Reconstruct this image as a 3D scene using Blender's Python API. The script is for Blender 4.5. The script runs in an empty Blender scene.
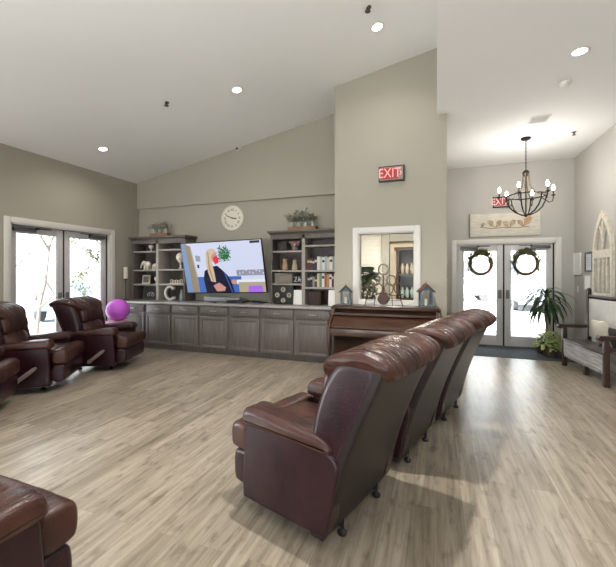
import bpy, bmesh, math, random
from mathutils import Vector, Matrix, noise, Euler
R = math.radians; PI = math.pi
random.seed(7)
SC = bpy.context.scene
COL = SC.collection

# ------------------------------------------------------------------ camera, world, exposure
cam = bpy.data.cameras.new('camera'); camo = bpy.data.objects.new('camera', cam); COL.objects.link(camo)
camo.location = (0, 0, 1.5); camo.rotation_euler = (R(90), 0, 0.344)
cam.sensor_fit = 'HORIZONTAL'; cam.sensor_width = 36; cam.lens = 36 * 360 / 616
cam.shift_y = -10.0 / 616; cam.clip_start = .05; cam.clip_end = 300
SC.camera = camo

W = bpy.data.worlds.new('sky'); SC.world = W; W.use_nodes = True
bg = W.node_tree.nodes['Background']
bg.inputs[0].default_value = (.90, .95, 1.0, 1); bg.inputs[1].default_value = 5.0

SC.view_settings.view_transform = 'Standard'; SC.view_settings.look = 'None'
SC.view_settings.exposure = 0.0; SC.view_settings.gamma = 1.0
SC.view_settings.use_curve_mapping = False
SC.cycles.max_bounces = 8; SC.cycles.diffuse_bounces = 6; SC.cycles.glossy_bounces = 3
SC.cycles.transparent_max_bounces = 12; SC.cycles.sample_clamp_indirect = 20
SC.cycles.caustics_reflective = False; SC.cycles.caustics_refractive = False

SPOT_W = 40.0          # ceiling can lights
CAN_COL = (1.0, .95, .88)
CANDLE_W = 6.8        # each chandelier candle
def area_fill(name, loc, rot, sx, sy, w):
    l = bpy.data.lights.new(name, 'AREA'); l.shape = 'RECTANGLE'; l.size = sx; l.size_y = sy; l.energy = w; l.color = (.96, .98, 1.0)
    o = bpy.data.objects.new(name, l); SC.collection.objects.link(o); o.location = loc; o.rotation_euler = rot
sun = bpy.data.lights.new('sun', 'SUN'); sun.energy = 22; sun.angle = math.radians(.6); sun.color = (1, .97, .92)
suno = bpy.data.objects.new('sun', sun); COL.objects.link(suno); suno.location = (0, -12, 14); suno.rotation_euler = Vector((0, .6, -.8)).to_track_quat('-Z', 'Y').to_euler()
# daylight lamps added to brighten the room, outside the unseen rear windows and doors
for wx, ww in ((-4.3, 2.2), (-1.3, 2.2), (1.25, 1.7)):
    area_fill('window_daylight', (wx, -3.75, 1.5), (math.radians(112), 0, 0), ww, 2.0, 70)
area_fill('door_daylight', (-6.7, .3, 1.1), (math.radians(125), 0, math.radians(-90)), 2.3, 2.2, 270)

# room numbers (metres); the camera stands at x=0, y=0
XL, XR, YB, YC, YF, YR = -6.27, 2.52, 6.35, 5.42, 8.35, -3.4
HF = 3.75                       # flat ceiling
def slope(x): return 4.70 + .193 * x     # vaulted ceiling

# ------------------------------------------------------------------ materials
def s2l(c): return tuple((v / 255 / 12.92) if v / 255 < .04045 else ((v / 255 + .055) / 1.055) ** 2.4 for v in c)
MATS = {}
def mat(name, rgb=(128, 128, 128), rough=.5, metal=0, var=.0, vscale=8, stretch=(1, 1, 1), bump=0, bscale=40, emit=None, estr=0, coat=0, rgb2=None, sheen=0, spec=.5):
    if name in MATS: return MATS[name]
    m = bpy.data.materials.new(name); m.use_nodes = True; nt = m.node_tree; N = nt.nodes; L = nt.links
    p = N['Principled BSDF']; MATS[name] = m
    c = s2l(rgb); p.inputs['Base Color'].default_value = (*c, 1)
    p.inputs['Roughness'].default_value = rough; p.inputs['Metallic'].default_value = metal
    p.inputs['Coat Weight'].default_value = coat; p.inputs['Coat Roughness'].default_value = .15
    p.inputs['Specular IOR Level'].default_value = spec
    if sheen: p.inputs['Sheen Weight'].default_value = sheen
    if emit: p.inputs['Emission Color'].default_value = (*s2l(emit), 1); p.inputs['Emission Strength'].default_value = estr
    if var or bump or rgb2:
        tc = N.new('ShaderNodeTexCoord'); mp = N.new('ShaderNodeMapping'); mp.inputs['Scale'].default_value = stretch
        L.new(tc.outputs['Object'], mp.inputs[0])
    if var or rgb2:
        n = N.new('ShaderNodeTexNoise'); n.inputs['Scale'].default_value = vscale; n.inputs['Detail'].default_value = 5
        L.new(mp.outputs[0], n.inputs['Vector'])
        r = N.new('ShaderNodeValToRGB'); r.color_ramp.elements[0].position = .32; r.color_ramp.elements[1].position = .68
        lo = tuple(v * (1 - var) for v in c); hi = s2l(rgb2) if rgb2 else tuple(min(1, v * (1 + var)) for v in c)
        r.color_ramp.elements[0].color = (*lo, 1); r.color_ramp.elements[1].color = (*hi, 1)
        L.new(n.outputs['Fac'], r.inputs[0]); L.new(r.outputs[0], p.inputs['Base Color'])
    if bump:
        n2 = N.new('ShaderNodeTexNoise'); n2.inputs['Scale'].default_value = bscale; n2.inputs['Detail'].default_value = 4
        L.new(mp.outputs[0], n2.inputs['Vector'])
        b = N.new('ShaderNodeBump'); b.inputs['Strength'].default_value = bump; b.inputs['Distance'].default_value = .01
        L.new(n2.outputs['Fac'], b.inputs['Height']); L.new(b.outputs[0], p.inputs['Normal'])
    return m

def floor_mat():
    m = bpy.data.materials.new('vinyl_plank_floor'); m.use_nodes = True; nt = m.node_tree; N = nt.nodes; L = nt.links
    p = N['Principled BSDF']; tc = N.new('ShaderNodeTexCoord')
    mp = N.new('ShaderNodeMapping'); mp.inputs['Rotation'].default_value = (0, 0, R(90)); L.new(tc.outputs['Object'], mp.inputs[0])
    br = N.new('ShaderNodeTexBrick'); br.offset = .37; br.inputs['Scale'].default_value = 1
    br.inputs['Brick Width'].default_value = 1.22; br.inputs['Row Height'].default_value = .155; br.inputs['Mortar Size'].default_value = .0012
    br.inputs['Color1'].default_value = (0, 0, 0, 1); br.inputs['Color2'].default_value = (1, 1, 1, 1); br.inputs['Mortar'].default_value = (.3, .3, .3, 1); br.inputs['Bias'].default_value = 0
    L.new(mp.outputs[0], br.inputs['Vector'])
    # per plank shade
    r1 = N.new('ShaderNodeValToRGB'); r1.color_ramp.elements[0].color = (*s2l((152, 140, 123)), 1); r1.color_ramp.elements[1].color = (*s2l((178, 166, 149)), 1)
    L.new(br.outputs['Color'], r1.inputs[0])
    # grain streaks along y, shifted plank by plank
    mg = N.new('ShaderNodeMapping'); mg.inputs['Scale'].default_value = (26, 1.7, 1); L.new(tc.outputs['Object'], mg.inputs[0])
    ng = N.new('ShaderNodeTexNoise'); ng.noise_dimensions = '4D'; ng.inputs['Scale'].default_value = 1; ng.inputs['Detail'].default_value = 7; ng.inputs['Roughness'].default_value = .65
    mw = N.new('ShaderNodeMath'); mw.operation = 'MULTIPLY'; mw.inputs[1].default_value = 9
    L.new(br.outputs['Color'], mw.inputs[0]); L.new(mw.outputs[0], ng.inputs['W']); L.new(mg.outputs[0], ng.inputs['Vector'])
    rg = N.new('ShaderNodeValToRGB'); e = rg.color_ramp.elements
    e[0].position = .34; e[0].color = (.36, .34, .31, 1); e[1].position = .60; e[1].color = (1, 1, 1, 1)
    L.new(ng.outputs['Fac'], rg.inputs[0])
    # knots and darker smudges
    mk = N.new('ShaderNodeMapping'); mk.inputs['Scale'].default_value = (13, 4.6, 1); L.new(tc.outputs['Object'], mk.inputs[0])
    nk = N.new('ShaderNodeTexNoise'); nk.inputs['Scale'].default_value = 1.3; nk.inputs['Detail'].default_value = 4; L.new(mk.outputs[0], nk.inputs['Vector'])
    rk = N.new('ShaderNodeValToRGB'); rk.color_ramp.elements[0].position = .30; rk.color_ramp.elements[0].color = (.36, .33, .30, 1); rk.color_ramp.elements[1].position = .44; rk.color_ramp.elements[1].color = (1, 1, 1, 1)
    L.new(nk.outputs['Fac'], rk.inputs[0])
    x1 = N.new('ShaderNodeMix'); x1.data_type = 'RGBA'; x1.blend_type = 'MULTIPLY'; x1.inputs[0].default_value = .8
    L.new(r1.outputs[0], x1.inputs[6]); L.new(rg.outputs[0], x1.inputs[7])
    x2 = N.new('ShaderNodeMix'); x2.data_type = 'RGBA'; x2.blend_type = 'MULTIPLY'; x2.inputs[0].default_value = .6
    L.new(x1.outputs[2], x2.inputs[6]); L.new(rk.outputs[0], x2.inputs[7])
    x3 = N.new('ShaderNodeMix'); x3.data_type = 'RGBA'; x3.blend_type = 'MIX'; x3.inputs[7].default_value = (.10, .085, .07, 1)
    mm = N.new('ShaderNodeMath'); mm.operation = 'MULTIPLY'; mm.inputs[1].default_value = .45
    L.new(br.outputs['Fac'], mm.inputs[0]); L.new(mm.outputs[0], x3.inputs[0]); L.new(x2.outputs[2], x3.inputs[6])
    L.new(x3.outputs[2], p.inputs['Base Color'])
    p.inputs['Coat Weight'].default_value = .25; p.inputs['Coat Roughness'].default_value = .22
    rr = N.new('ShaderNodeMapRange'); rr.inputs[3].default_value = .25; rr.inputs[4].default_value = .42; L.new(ng.outputs['Fac'], rr.inputs[0]); L.new(rr.outputs[0], p.inputs['Roughness'])
    b = N.new('ShaderNodeBump'); b.inputs['Strength'].default_value = .12; b.inputs['Distance'].default_value = .004
    L.new(ng.outputs['Fac'], b.inputs['Height']); L.new(b.outputs[0], p.inputs['Normal'])
    return m

def glass_mat(name='window_glass', tint=(.97, .985, .98), ior=1.35):
    m = bpy.data.materials.new(name); m.use_nodes = True; nt = m.node_tree; N = nt.nodes; L = nt.links
    N.remove(N['Principled BSDF']); out = N['Material Output']
    t = N.new('ShaderNodeBsdfTransparent'); t.inputs[0].default_value = (*tint, 1)
    g = N.new('ShaderNodeBsdfGlossy'); g.inputs['Roughness'].default_value = .03
    f = N.new('ShaderNodeFresnel'); f.inputs[0].default_value = ior
    x = N.new('ShaderNodeMixShader'); L.new(f.outputs[0], x.inputs[0]); L.new(t.outputs[0], x.inputs[1]); L.new(g.outputs[0], x.inputs[2])
    L.new(x.outputs[0], out.inputs[0]); return m

def leather(name, c1, c2, rough):
    m = mat(name, c1, rough, var=.25, vscale=5, rgb2=c2, coat=.15, spec=.38, bump=.25, bscale=160)
    nt = m.node_tree
    m.node_tree.nodes['Principled BSDF'].inputs['Coat Roughness'].default_value = .28
    return m

M_wall = mat('painted_wall', (166, 161, 147), .85, bump=.05, bscale=180)
M_wallf = mat('light_foyer_paint', (182, 179, 172), .85, bump=.05, bscale=180)  # lighter and more neutral than the other walls
M_ceil = mat('painted_ceiling', (234, 233, 231), .9, bump=.06, bscale=160)
M_white = mat('white_trim_paint', (214, 211, 205), .45)
M_base = mat('white_baseboard_paint', (220, 218, 212), .5)
M_doorw = mat('pale_grey_door_paint', (205, 203, 203), .45)
M_black = mat('black_metal', (26, 25, 25), .45, metal=.3)
M_iron = mat('dark_iron', (44, 38, 33), .5, metal=.7, var=.2)
M_floor = floor_mat()
M_glass = glass_mat()
M_glassi = glass_mat('interior_glass', (.98, .985, .98), 1.12)
M_cab = mat('grey_stained_wood', (100, 93, 88), .42, var=.22, vscale=3, stretch=(14, 14, 1.2), bump=.05, bscale=30)
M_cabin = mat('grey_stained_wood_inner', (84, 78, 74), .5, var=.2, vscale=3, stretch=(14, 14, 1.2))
M_shelf = mat('grey_stained_shelf_edge', (166, 158, 150), .45, var=.12, vscale=3, stretch=(1.2, 14, 14))
M_counter = mat('speckled_granite', (158, 154, 150), .25, var=.35, vscale=90)
M_nickel = mat('brushed_nickel', (190, 188, 184), .3, metal=.9)
M_lea = leather('oxblood_leather', (37, 13, 21), (50, 21, 29), .26)
M_leac = leather('brown_worn_leather', (52, 27, 25), (78, 47, 39), .22)  # cushion copy of the oxblood leather, warm sheen of light put into its colour
def add_creases(m):      # fine gathered creases running across the cushions
    nt = m.node_tree; N = nt.nodes; L = nt.links; tc = N.new('ShaderNodeTexCoord'); mp = N.new('ShaderNodeMapping'); mp.inputs['Scale'].default_value = (4, 55, 4)
    n = N.new('ShaderNodeTexNoise'); n.inputs['Scale'].default_value = 1; n.inputs['Detail'].default_value = 3; L.new(tc.outputs['Object'], mp.inputs[0]); L.new(mp.outputs[0], n.inputs['Vector'])
    b = N.new('ShaderNodeBump'); b.inputs['Strength'].default_value = .7; b.inputs['Distance'].default_value = .012; L.new(n.outputs['Fac'], b.inputs['Height'])
    old = [x for x in N if x.type == 'BUMP' and x is not b and x != b][0]; L.new(old.outputs[0], b.inputs['Normal']); L.new(b.outputs[0], N['Principled BSDF'].inputs['Normal'])
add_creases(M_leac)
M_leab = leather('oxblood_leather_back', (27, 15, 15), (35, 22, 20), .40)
M_lever = mat('pale_worn_lever', (146, 130, 128), .35, metal=.3)
M_piano = mat('walnut_veneer', (64, 41, 28), .3, var=.45, vscale=3, stretch=(1.5, 14, 14), coat=.3)
M_pianod = mat('dark_walnut', (52, 34, 25), .35, var=.3, vscale=3, stretch=(14, 14, 1.5), coat=.2)
M_bench = mat('dark_bench_wood', (60, 40, 33), .4, var=.3, vscale=4, stretch=(8, 8, 1.5))
M_benchw = mat('weathered_bench_panel', (184, 181, 184), .5, var=.35, vscale=3, stretch=(10, 1.2, 14))  # whitewashed wood, lightened by reflected light put into the colour
M_leaf = mat('dark_green_leaf', (48, 70, 40), .45, var=.4, vscale=12)
M_leafl = mat('lime_variegated_leaf', (130, 155, 82), .5, rgb2=(205, 212, 150), vscale=30)
M_sage = mat('dusty_sage_leaf', (92, 100, 78), .6, rgb2=(170, 168, 148), vscale=30)
M_twig = mat('brown_twig', (98, 78, 56), .8, var=.3, vscale=30)
M_cream = mat('cream_ceramic', (222, 214, 198), .4)
M_creamw = mat('cream_distressed_wood', (216, 208, 190), .6, var=.12, vscale=18)
M_crate = mat('brown_crate_wood', (142, 104, 72), .6, var=.25, vscale=6, stretch=(1, 8, 8))
M_paper = mat('white_paper', (235, 234, 230), .7)
M_blackp = mat('black_plastic', (22, 22, 24), .35)
M_grey = mat('grey_plastic', (120, 120, 122), .4)
M_asph = mat('pale_concrete_ground', (205, 205, 207), .9, var=.12, vscale=.6)
def flat(name, rgb, rough=.6): return mat(name, rgb, rough)
def glow(name, rgb, s=1.0): return mat(name, (0, 0, 0), .3, emit=rgb, estr=s)

# ------------------------------------------------------------------ mesh helpers
class MB:
    def __init__(s): s.bm = bmesh.new(); s.mi = 0
    def _tag(s, faces):
        if s.mi:
            for f in faces: f.material_index = s.mi
    def box(s, a, b, bev=0, mtx=None):
        a = Vector(a); b = Vector(b); lo = Vector([min(a[i], b[i]) for i in range(3)]); hi = Vector([max(a[i], b[i]) for i in range(3)])
        r = bmesh.ops.create_cube(s.bm, size=1, matrix=Matrix.Translation((lo + hi) / 2) @ Matrix.Diagonal((*(hi - lo), 1)))
        vs = r['verts']; fs = set(f for v in vs for f in v.link_faces)
        if bev:
            es = list(set(e for v in vs for e in v.link_edges))
            o = bmesh.ops.bevel(s.bm, geom=es, offset=min(bev, min(hi - lo) * .45), segments=2, profile=.5, affect='EDGES')
            vs = list(set(v for v in o['verts'])); fs = set(f for v in vs for f in v.link_faces)
        s._tag(fs)
        if mtx: bmesh.ops.transform(s.bm, matrix=mtx, verts=list(set(v for f in fs for v in f.verts)))
        return s
    def loft(s, rings, closed=True, caps=True):
        R_ = [[s.bm.verts.new(p) for p in ring] for ring in rings]; n = len(R_[0]); fs = []
        for i in range(len(R_) - 1):
            for j in range(n if closed else n - 1):
                k = (j + 1) % n
                try: fs.append(s.bm.faces.new((R_[i][j], R_[i][k], R_[i + 1][k], R_[i + 1][j])))
                except ValueError: pass
        if caps and closed:
            fs.append(s.bm.faces.new(R_[0][::-1])); fs.append(s.bm.faces.new(R_[-1]))
        s._tag(fs); return s
    def prism(s, pts, v, axis='z', a=0, b=1):
        pass
    def extr(s, poly, plane, lo, hi):       # polygon in a plane ('xy','xz','yz') extruded from lo to hi along the third axis
        f = {'xy': lambda p, t: (p[0], p[1], t), 'xz': lambda p, t: (p[0], t, p[1]), 'yz': lambda p, t: (t, p[0], p[1])}[plane]
        return s.loft([[f(p, lo) for p in poly], [f(p, hi) for p in poly]])
    def tube(s, pts, r, n=8, closed=False):
        pts = [Vector(p) for p in pts]; m = len(pts)
        rs = r if isinstance(r, (list, tuple)) else [r] * m
        rings = []; up = None
        for i, p in enumerate(pts):
            if closed: t = pts[(i + 1) % m] - pts[i - 1]
            else: t = pts[min(i + 1, m - 1)] - pts[max(i - 1, 0)]
            if t.length < 1e-9: t = Vector((0, 0, 1))
            t.normalize()
            if up is None: up = Vector((0, 0, 1)) if abs(t.z) < .9 else Vector((1, 0, 0))
            x = t.cross(up)
            if x.length < 1e-4: x = t.cross(Vector((0, 1, 0)))
            x.normalize(); y = x.cross(t).normalized(); up = y
            rings.append([p + (x * math.cos(2 * PI * k / n) + y * math.sin(2 * PI * k / n)) * rs[i] for k in range(n)])
        if closed: rings.append(rings[0]); return s.loft(rings, caps=False)
        return s.loft(rings)
    def cyl(s, p, q, r, r2=None, n=16): return s.tube([p, q], [r, r if r2 is None else r2], n)
    def lathe(s, prof, c=(0, 0, 0), n=24, caps=True):   # prof [(r,z)]
        return s.loft([[(c[0] + r * math.cos(2 * PI * k / n), c[1] + r * math.sin(2 * PI * k / n), c[2] + z) for k in range(n)] for r, z in prof], caps=caps)
    def ball(s, c, r, seg=16, sc=(1, 1, 1)):
        o = bmesh.ops.create_uvsphere(s.bm, u_segments=seg, v_segments=max(6, seg // 2), radius=r, matrix=Matrix.Translation(c) @ Matrix.Diagonal((*sc, 1)))
        s._tag(set(f for v in o['verts'] for f in v.link_faces)); return s
    def poly(s, pts):
        f = s.bm.faces.new([s.bm.verts.new(p) for p in pts]); s._tag([f]); return s
    def leaf(s, base, d, length, width, droop=.5, up=(0, 0, 1), n=6, fold=.2):
        d = Vector(d).normalized(); side = d.cross(Vector(up))
        if side.length < 1e-3: side = Vector((1, 0, 0))
        side.normalize(); p = Vector(base); cur = d.copy(); L_, Rr, C_ = [], [], []
        for i in range(n + 1):
            t = i / n; w = width * .5 * max(0.02, math.sin(PI * (t * .92 + .05)) ** .8)
            nrm = side.cross(cur).normalized()
            C_.append(s.bm.verts.new(p)); L_.append(s.bm.verts.new(p + side * w + nrm * w * fold)); Rr.append(s.bm.verts.new(p - side * w + nrm * w * fold))
            cur = (cur + Vector((0, 0, -droop / n))).normalized(); p = p + cur * (length / n)
        fs = []
        for i in range(n):
            fs.append(s.bm.faces.new((C_[i], L_[i], L_[i + 1], C_[i + 1]))); fs.append(s.bm.faces.new((Rr[i], C_[i], C_[i + 1], Rr[i + 1])))
        s._tag(fs); return s
    def xf(s, m): bmesh.ops.transform(s.bm, matrix=m, verts=s.bm.verts); return s
    def build(s, name, material, parent=None, sharp=38, fixn=True):
        if fixn: bmesh.ops.recalc_face_normals(s.bm, faces=s.bm.faces)
        me = bpy.data.meshes.new(name); s.bm.to_mesh(me); s.bm.free()
        for m in (material if isinstance(material, (list, tuple)) else [material]): me.materials.append(m)
        me.shade_smooth(); me.set_sharp_from_angle(angle=R(sharp))
        o = bpy.data.objects.new(name, me); COL.objects.link(o)
        if parent: o.parent = parent
        return o

def tag(o, label=None, cat=None, group=None, kind=None):
    if label: o['label'] = label
    if cat: o['category'] = cat
    if group: o['group'] = group
    if kind: o['kind'] = kind
    return o
def thing(name, label, cat, loc=(0, 0, 0), rz=0, group=None):
    o = bpy.data.objects.new(name, None); COL.objects.link(o); o.location = loc; o.rotation_euler = (0, 0, rz); o.empty_display_size = .1
    return tag(o, label, cat, group)
def struct_root(name, label=None, loc=(0, 0, 0), rz=0):
    o = bpy.data.objects.new(name, None); COL.objects.link(o); o.location = loc; o.rotation_euler = (0, 0, rz); return tag(o, label, None, None, 'structure')
def struct(name, mb, m): return tag(mb.build(name, m), kind='structure')
def one(name, mb, m, label, cat, loc=(0, 0, 0), rz=0, group=None):
    o = mb.build(name, m); o.location = loc; o.rotation_euler = (0, 0, rz); return tag(o, label, cat, group)
def dup(root, loc, rz, label, group=None):
    r = root.copy(); COL.objects.link(r); r.location = loc; r.rotation_euler = (0, 0, rz); r['label'] = label
    if group: r['group'] = group
    for ch in list(root.children):
        c = ch.copy(); COL.objects.link(c); c.parent = r
        for g in ch.children:
            d = g.copy(); COL.objects.link(d); d.parent = c
    return r
def text_part(txt, size, m, name, parent, loc, rot, depth=.002, align='CENTER', sx=1):
    cu = bpy.data.curves.new(name, 'FONT'); cu.body = txt; cu.size = size; cu.extrude = depth; cu.align_x = align; cu.align_y = 'CENTER'
    t = bpy.data.objects.new(name, cu); COL.objects.link(t)
    bpy.context.view_layer.update()
    me = bpy.data.meshes.new_from_object(t.evaluated_get(bpy.context.evaluated_depsgraph_get()))
    COL.objects.unlink(t); bpy.data.objects.remove(t)
    me.materials.clear(); me.materials.append(m); me.name = name
    o = bpy.data.objects.new(name, me); COL.objects.link(o); o.parent = parent; o.location = loc; o.rotation_euler = rot; o.scale = (sx, 1, 1)
    return o
def wall_with_holes(mb, axis, c0, c1, u0, u1, z0, z1, holes):
    # wall slab of thickness c0..c1 on `axis`; holes (ua,ub,za,zb)
    us = sorted(set([u0, u1] + [h[0] for h in holes] + [h[1] for h in holes])); zs = sorted(set([z0, z1] + [h[2] for h in holes] + [h[3] for h in holes]))
    for i in range(len(us) - 1):
        for j in range(len(zs) - 1):
            um, zm = (us[i] + us[i + 1]) / 2, (zs[j] + zs[j + 1]) / 2
            if any(h[0] < um < h[1] and h[2] < zm < h[3] for h in holes): continue
            if axis == 'x': mb.box((c0, us[i], zs[j]), (c1, us[i + 1], zs[j + 1]))
            else: mb.box((us[i], c0, zs[j]), (us[i + 1], c1, zs[j + 1]))

# ------------------------------------------------------------------ room shell
T = .15
m = MB(); m.box((XL - .3, YR - .3, -.12), (XR + .3, 9.6, 0)); struct('floor', m, M_floor)
# left wall
DL0, DL1, DLT = 3.72, 5.56, 2.30
m = MB(); wall_with_holes(m, 'x', XL - T, XL, YR - T, YB + T, 0, slope(XL) + .12, [(DL0, DL1, 0, DLT), (-.9, 1.5, 0, DLT), (-3.0, -1.4, .5, 2.3)])
struct('wall_left', m, M_wall)
# back wall behind the cabinets: thicker below the ledge
m = MB(); m.extr([(XL - T, 0), (-1.36, 0), (-1.36, slope(-1.36) + .1), (XL - T, slope(XL - T) + .1)], 'xz', YB, YB + T)
struct('wall_back', m, M_wall)
m = MB(); m.box((XL, YB - .045, 0), (-1.5, YB, 2.93)); struct('wall_back_lower', m, M_wall)
m = MB(); m.extr([(XL, 2.93), (-1.5, 2.93), (-1.5, slope(-1.5)), (XL, slope(XL))], 'xz', YB - .11, YB); struct('wall_back_upper', m, M_wall)
# centre wall that carries the opening and the exit sign
WX0, WX1, WZ0, WZ1 = -1.125, -.305, 1.09, 2.11
m = MB()
wall_with_holes(m, 'y', YC, YC + .14, -1.5, .13, 0, 3.9, [(WX0, WX1, WZ0, WZ1)])
m.extr([(-1.5, 3.9), (.13, 3.9), (.13, 4.80), (-1.5, slope(-1.5) + .08)], 'xz', YC, YC + .14)
m.box((-1.5, YC + .14, 0), (-1.36, YB + .0, slope(-1.5)))
struct('wall_center', m, M_wall)
m = MB(); m.box((-.01, YC + .14, 0), (.13, YF, HF + .1)); struct('wall_foyer_left', m, M_wallf)
# foyer end wall with the entrance opening
FX0, FX1, FZT = .39, 2.21, 2.12
m = MB(); wall_with_holes(m, 'y', YF, YF + T, -.0, XR + T, 0, HF + .1, [(FX0, FX1, 0, FZT)]); struct('wall_foyer_end', m, M_wallf)
m = MB(); m.box((XR, YR - T, 0), (XR + T, YF + T, HF + .1)); struct('wall_right', m, M_wallf)
m = MB(); wall_with_holes(m, 'y', YR - T, YR, XL - T, XR + T, 0, 4.9, [(-5.4, -3.2, .5, 2.5), (-2.4, -.2, .5, 2.5), (.4, 2.1, .5, 2.5)]); struct('wall_rear', m, M_wall)
# ceilings
m = MB(); m.extr([(XL - T, slope(XL - T)), (0, slope(0)), (0, slope(0) + .15), (XL - T, slope(XL - T) + .15)], 'xz', YR - T, YB + T); struct('ceiling_vaulted', m, M_ceil)
m = MB(); m.box((0.0, YR - T, HF), (XR + T, YF + T, HF + .12)); m.box((0.0, YR - T, HF + .12), (.10, YC, slope(0) + .1)); struct('ceiling_flat', m, M_ceil)
# base boards
def baseboard(name, a, b):
    m = MB(); m.box(a, b, .004); struct(name, m, M_base)
baseboard('baseboard_left', (XL, 5.72, 0), (XL + .015, YB - .7, .13))
baseboard('baseboard_left_front', (XL, 1.62, 0), (XL + .015, DL0 - .1, .13))
baseboard('baseboard_center', (-1.5, YC - .015, 0), (.13, YC, .13))
baseboard('baseboard_foyer_right', (XR - .015, YR, 0), (XR, YF, .13))
baseboard('baseboard_foyer_end', (2.32, YF - .015, 0), (XR - .015, YF, .13))
baseboard('baseboard_foyer_left', (.13, YC, 0), (.145, YF - .015, .13))
# door and opening casings
def casing_x(name, y0, y1, zt, w=.09):
    m = MB(); x0, x1 = XL, XL + .02
    m.box((x0, y0 - w, 0), (x1, y0, zt + w), .004); m.box((x0, y1, 0), (x1, y1 + w, zt + w), .004); m.box((x0, y0, zt), (x1, y1, zt + w), .004)
    m.box((XL - T, y0, 0), (XL, y0 + .02, zt)); m.box((XL - T, y1 - .02, 0), (XL, y1, zt)); m.box((XL - T, y0, zt - .02), (XL, y1, zt)); m.box((XL - T, y0 + .02, zt - .05), (XL - .137, y1 - .02, zt - .02)); m.box((XL - T, y0 + .02, 0), (XL - .137, y0 + .04, zt - .05)); m.box((XL - T, y1 - .04, 0), (XL - .137, y1 - .02, zt - .05))
    struct(name, m, M_white)
casing_x('trim_1', DL0, DL1, DLT); casing_x('trim_2', -.9, 1.5, DLT)
m = MB(); w = .095
m.box((FX0 - w, YF - .02, 0), (FX0, YF, FZT + w), .004); m.box((FX1, YF - .02, 0), (FX1 + w, YF, FZT + w), .004); m.box((FX0, YF - .02, FZT), (FX1, YF, FZT + w), .004)
m.box((FX0, YF, 0), (FX0 + .02, YF + T, FZT)); m.box((FX1 - .02, YF, 0), (FX1, YF + T, FZT)); m.box((FX0, YF, FZT - .02), (FX1, YF + T, FZT)); m.box((FX0 + .02, YF + .08, FZT - .05), (FX1 - .02, YF + .1, FZT - .02)); m.box((FX0 + .02, YF + .08, 0), (FX0 + .04, YF + .1, FZT - .05)); m.box((FX0 + .04, YF + .08, 0), (FX1 - .04, YF + .1, .025)); struct('trim_3', m, M_white)

def door_leaf(name, wdt, h, label, closer_side, pull_side, frame=.115, bottom=.22):
    # local: x along the leaf, y through it (room side is -y)
    r = struct_root(name, label)
    m = MB(); m.box((0, 0, 0.01), (frame, .045, h), .003); m.box((wdt - frame, 0, .01), (wdt, .045, h), .003)
    m.box((frame, 0, .01), (wdt - frame, .045, bottom), .003); m.box((frame, 0, h - frame), (wdt - frame, .045, h), .003)
    m.build('leaf_frame', M_doorw, r)
    m = MB(); m.box((frame, .018, bottom), (wdt - frame, .026, h - frame)); m.build('glass', M_glass, r)
    m = MB(); cx = .05 if closer_side < 0 else wdt - .40; m.box((cx, -.06, h - .085), (cx + .34, 0, h - .02), .008)
    c = m.build('door_closer', mat('closer_metal', (96, 96, 98), .4, metal=.4), r)
    m = MB(); ex = cx + (.34 if closer_side < 0 else 0) ; dx = .22 if closer_side < 0 else -.22
    m.box((min(ex, ex + dx), -.09, h - .03), (max(ex, ex + dx), -.075, h - .015)); m.box((ex - .02, -.095, h - .04), (ex + .02, -.05, h - .012)); m.build('closer_arm', M_black, c)
    m = MB(); px = frame * .5 if pull_side < 0 else wdt - frame * .5
    m.box((px - .035, -.012, .98), (px + .035, 0, 1.16), .004); m.cyl((px, -.05, 1.03), (px, -.05, 1.11), .012); m.cyl((px, -.05, 1.07), (px, 0, 1.07), .01)
    m.build('door_handle', M_grey, r)
    return r
def seals(name, parts):
    m = MB()
    for a, b in parts: m.box(a, b)
    struct(name, m, M_black)
# left pair (leaf x axis runs along +y, room side is +x => rotate so local -y faces +x)
lw = (DL1 - DL0 - .04) / 2
for i, (y, cs, ps) in enumerate([(DL0 + .02, -1, 1), (DL0 + .02 + lw, 1, -1)]):
    d = door_leaf('door_%d' % (i + 1), lw - .02, DLT - .03, None, cs, ps); d.rotation_euler = (0, 0, R(90)); d.location = (XL - .09, y + .01, 0)
seals('trim_4', [((XL - .145, DL0 + lw + .008, 0), (XL - .085, DL0 + lw + .032, DLT - .02)), ((XL - .09, DL1 - .035, 0), (XL - .07, DL1 - .02, DLT - .02))])
lw2 = (2.4 - .04) / 2  # unseen left doors added to let in fill light
for i, (y, cs, ps) in enumerate([(-.88, -1, 1), (-.88 + lw2, 1, -1)]):
    d = door_leaf('door_%d' % (i + 3), lw2 - .02, DLT - .03, None, cs, ps); d.rotation_euler = (0, 0, R(90)); d.location = (XL - .09, y + .01, 0)
fw = (FX1 - FX0 - .04) / 2
for i, (x, cs, ps) in enumerate([(FX0 + .02, -1, 1), (FX0 + .02 + fw, 1, -1)]):
    d = door_leaf('door_%d' % (i + 5), fw - .02, FZT - .03, None, cs, ps, frame=.125, bottom=.21); d.location = (x + .01, YF + .03, 0)
seals('trim_5', [((FX0 + fw + .003, YF + .03, 0), (FX0 + fw + .037, YF + .09, FZT - .02)), ((FX1 - .045, YF + .02, 0), (FX1 - .018, YF + .07, FZT - .02))])
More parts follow.
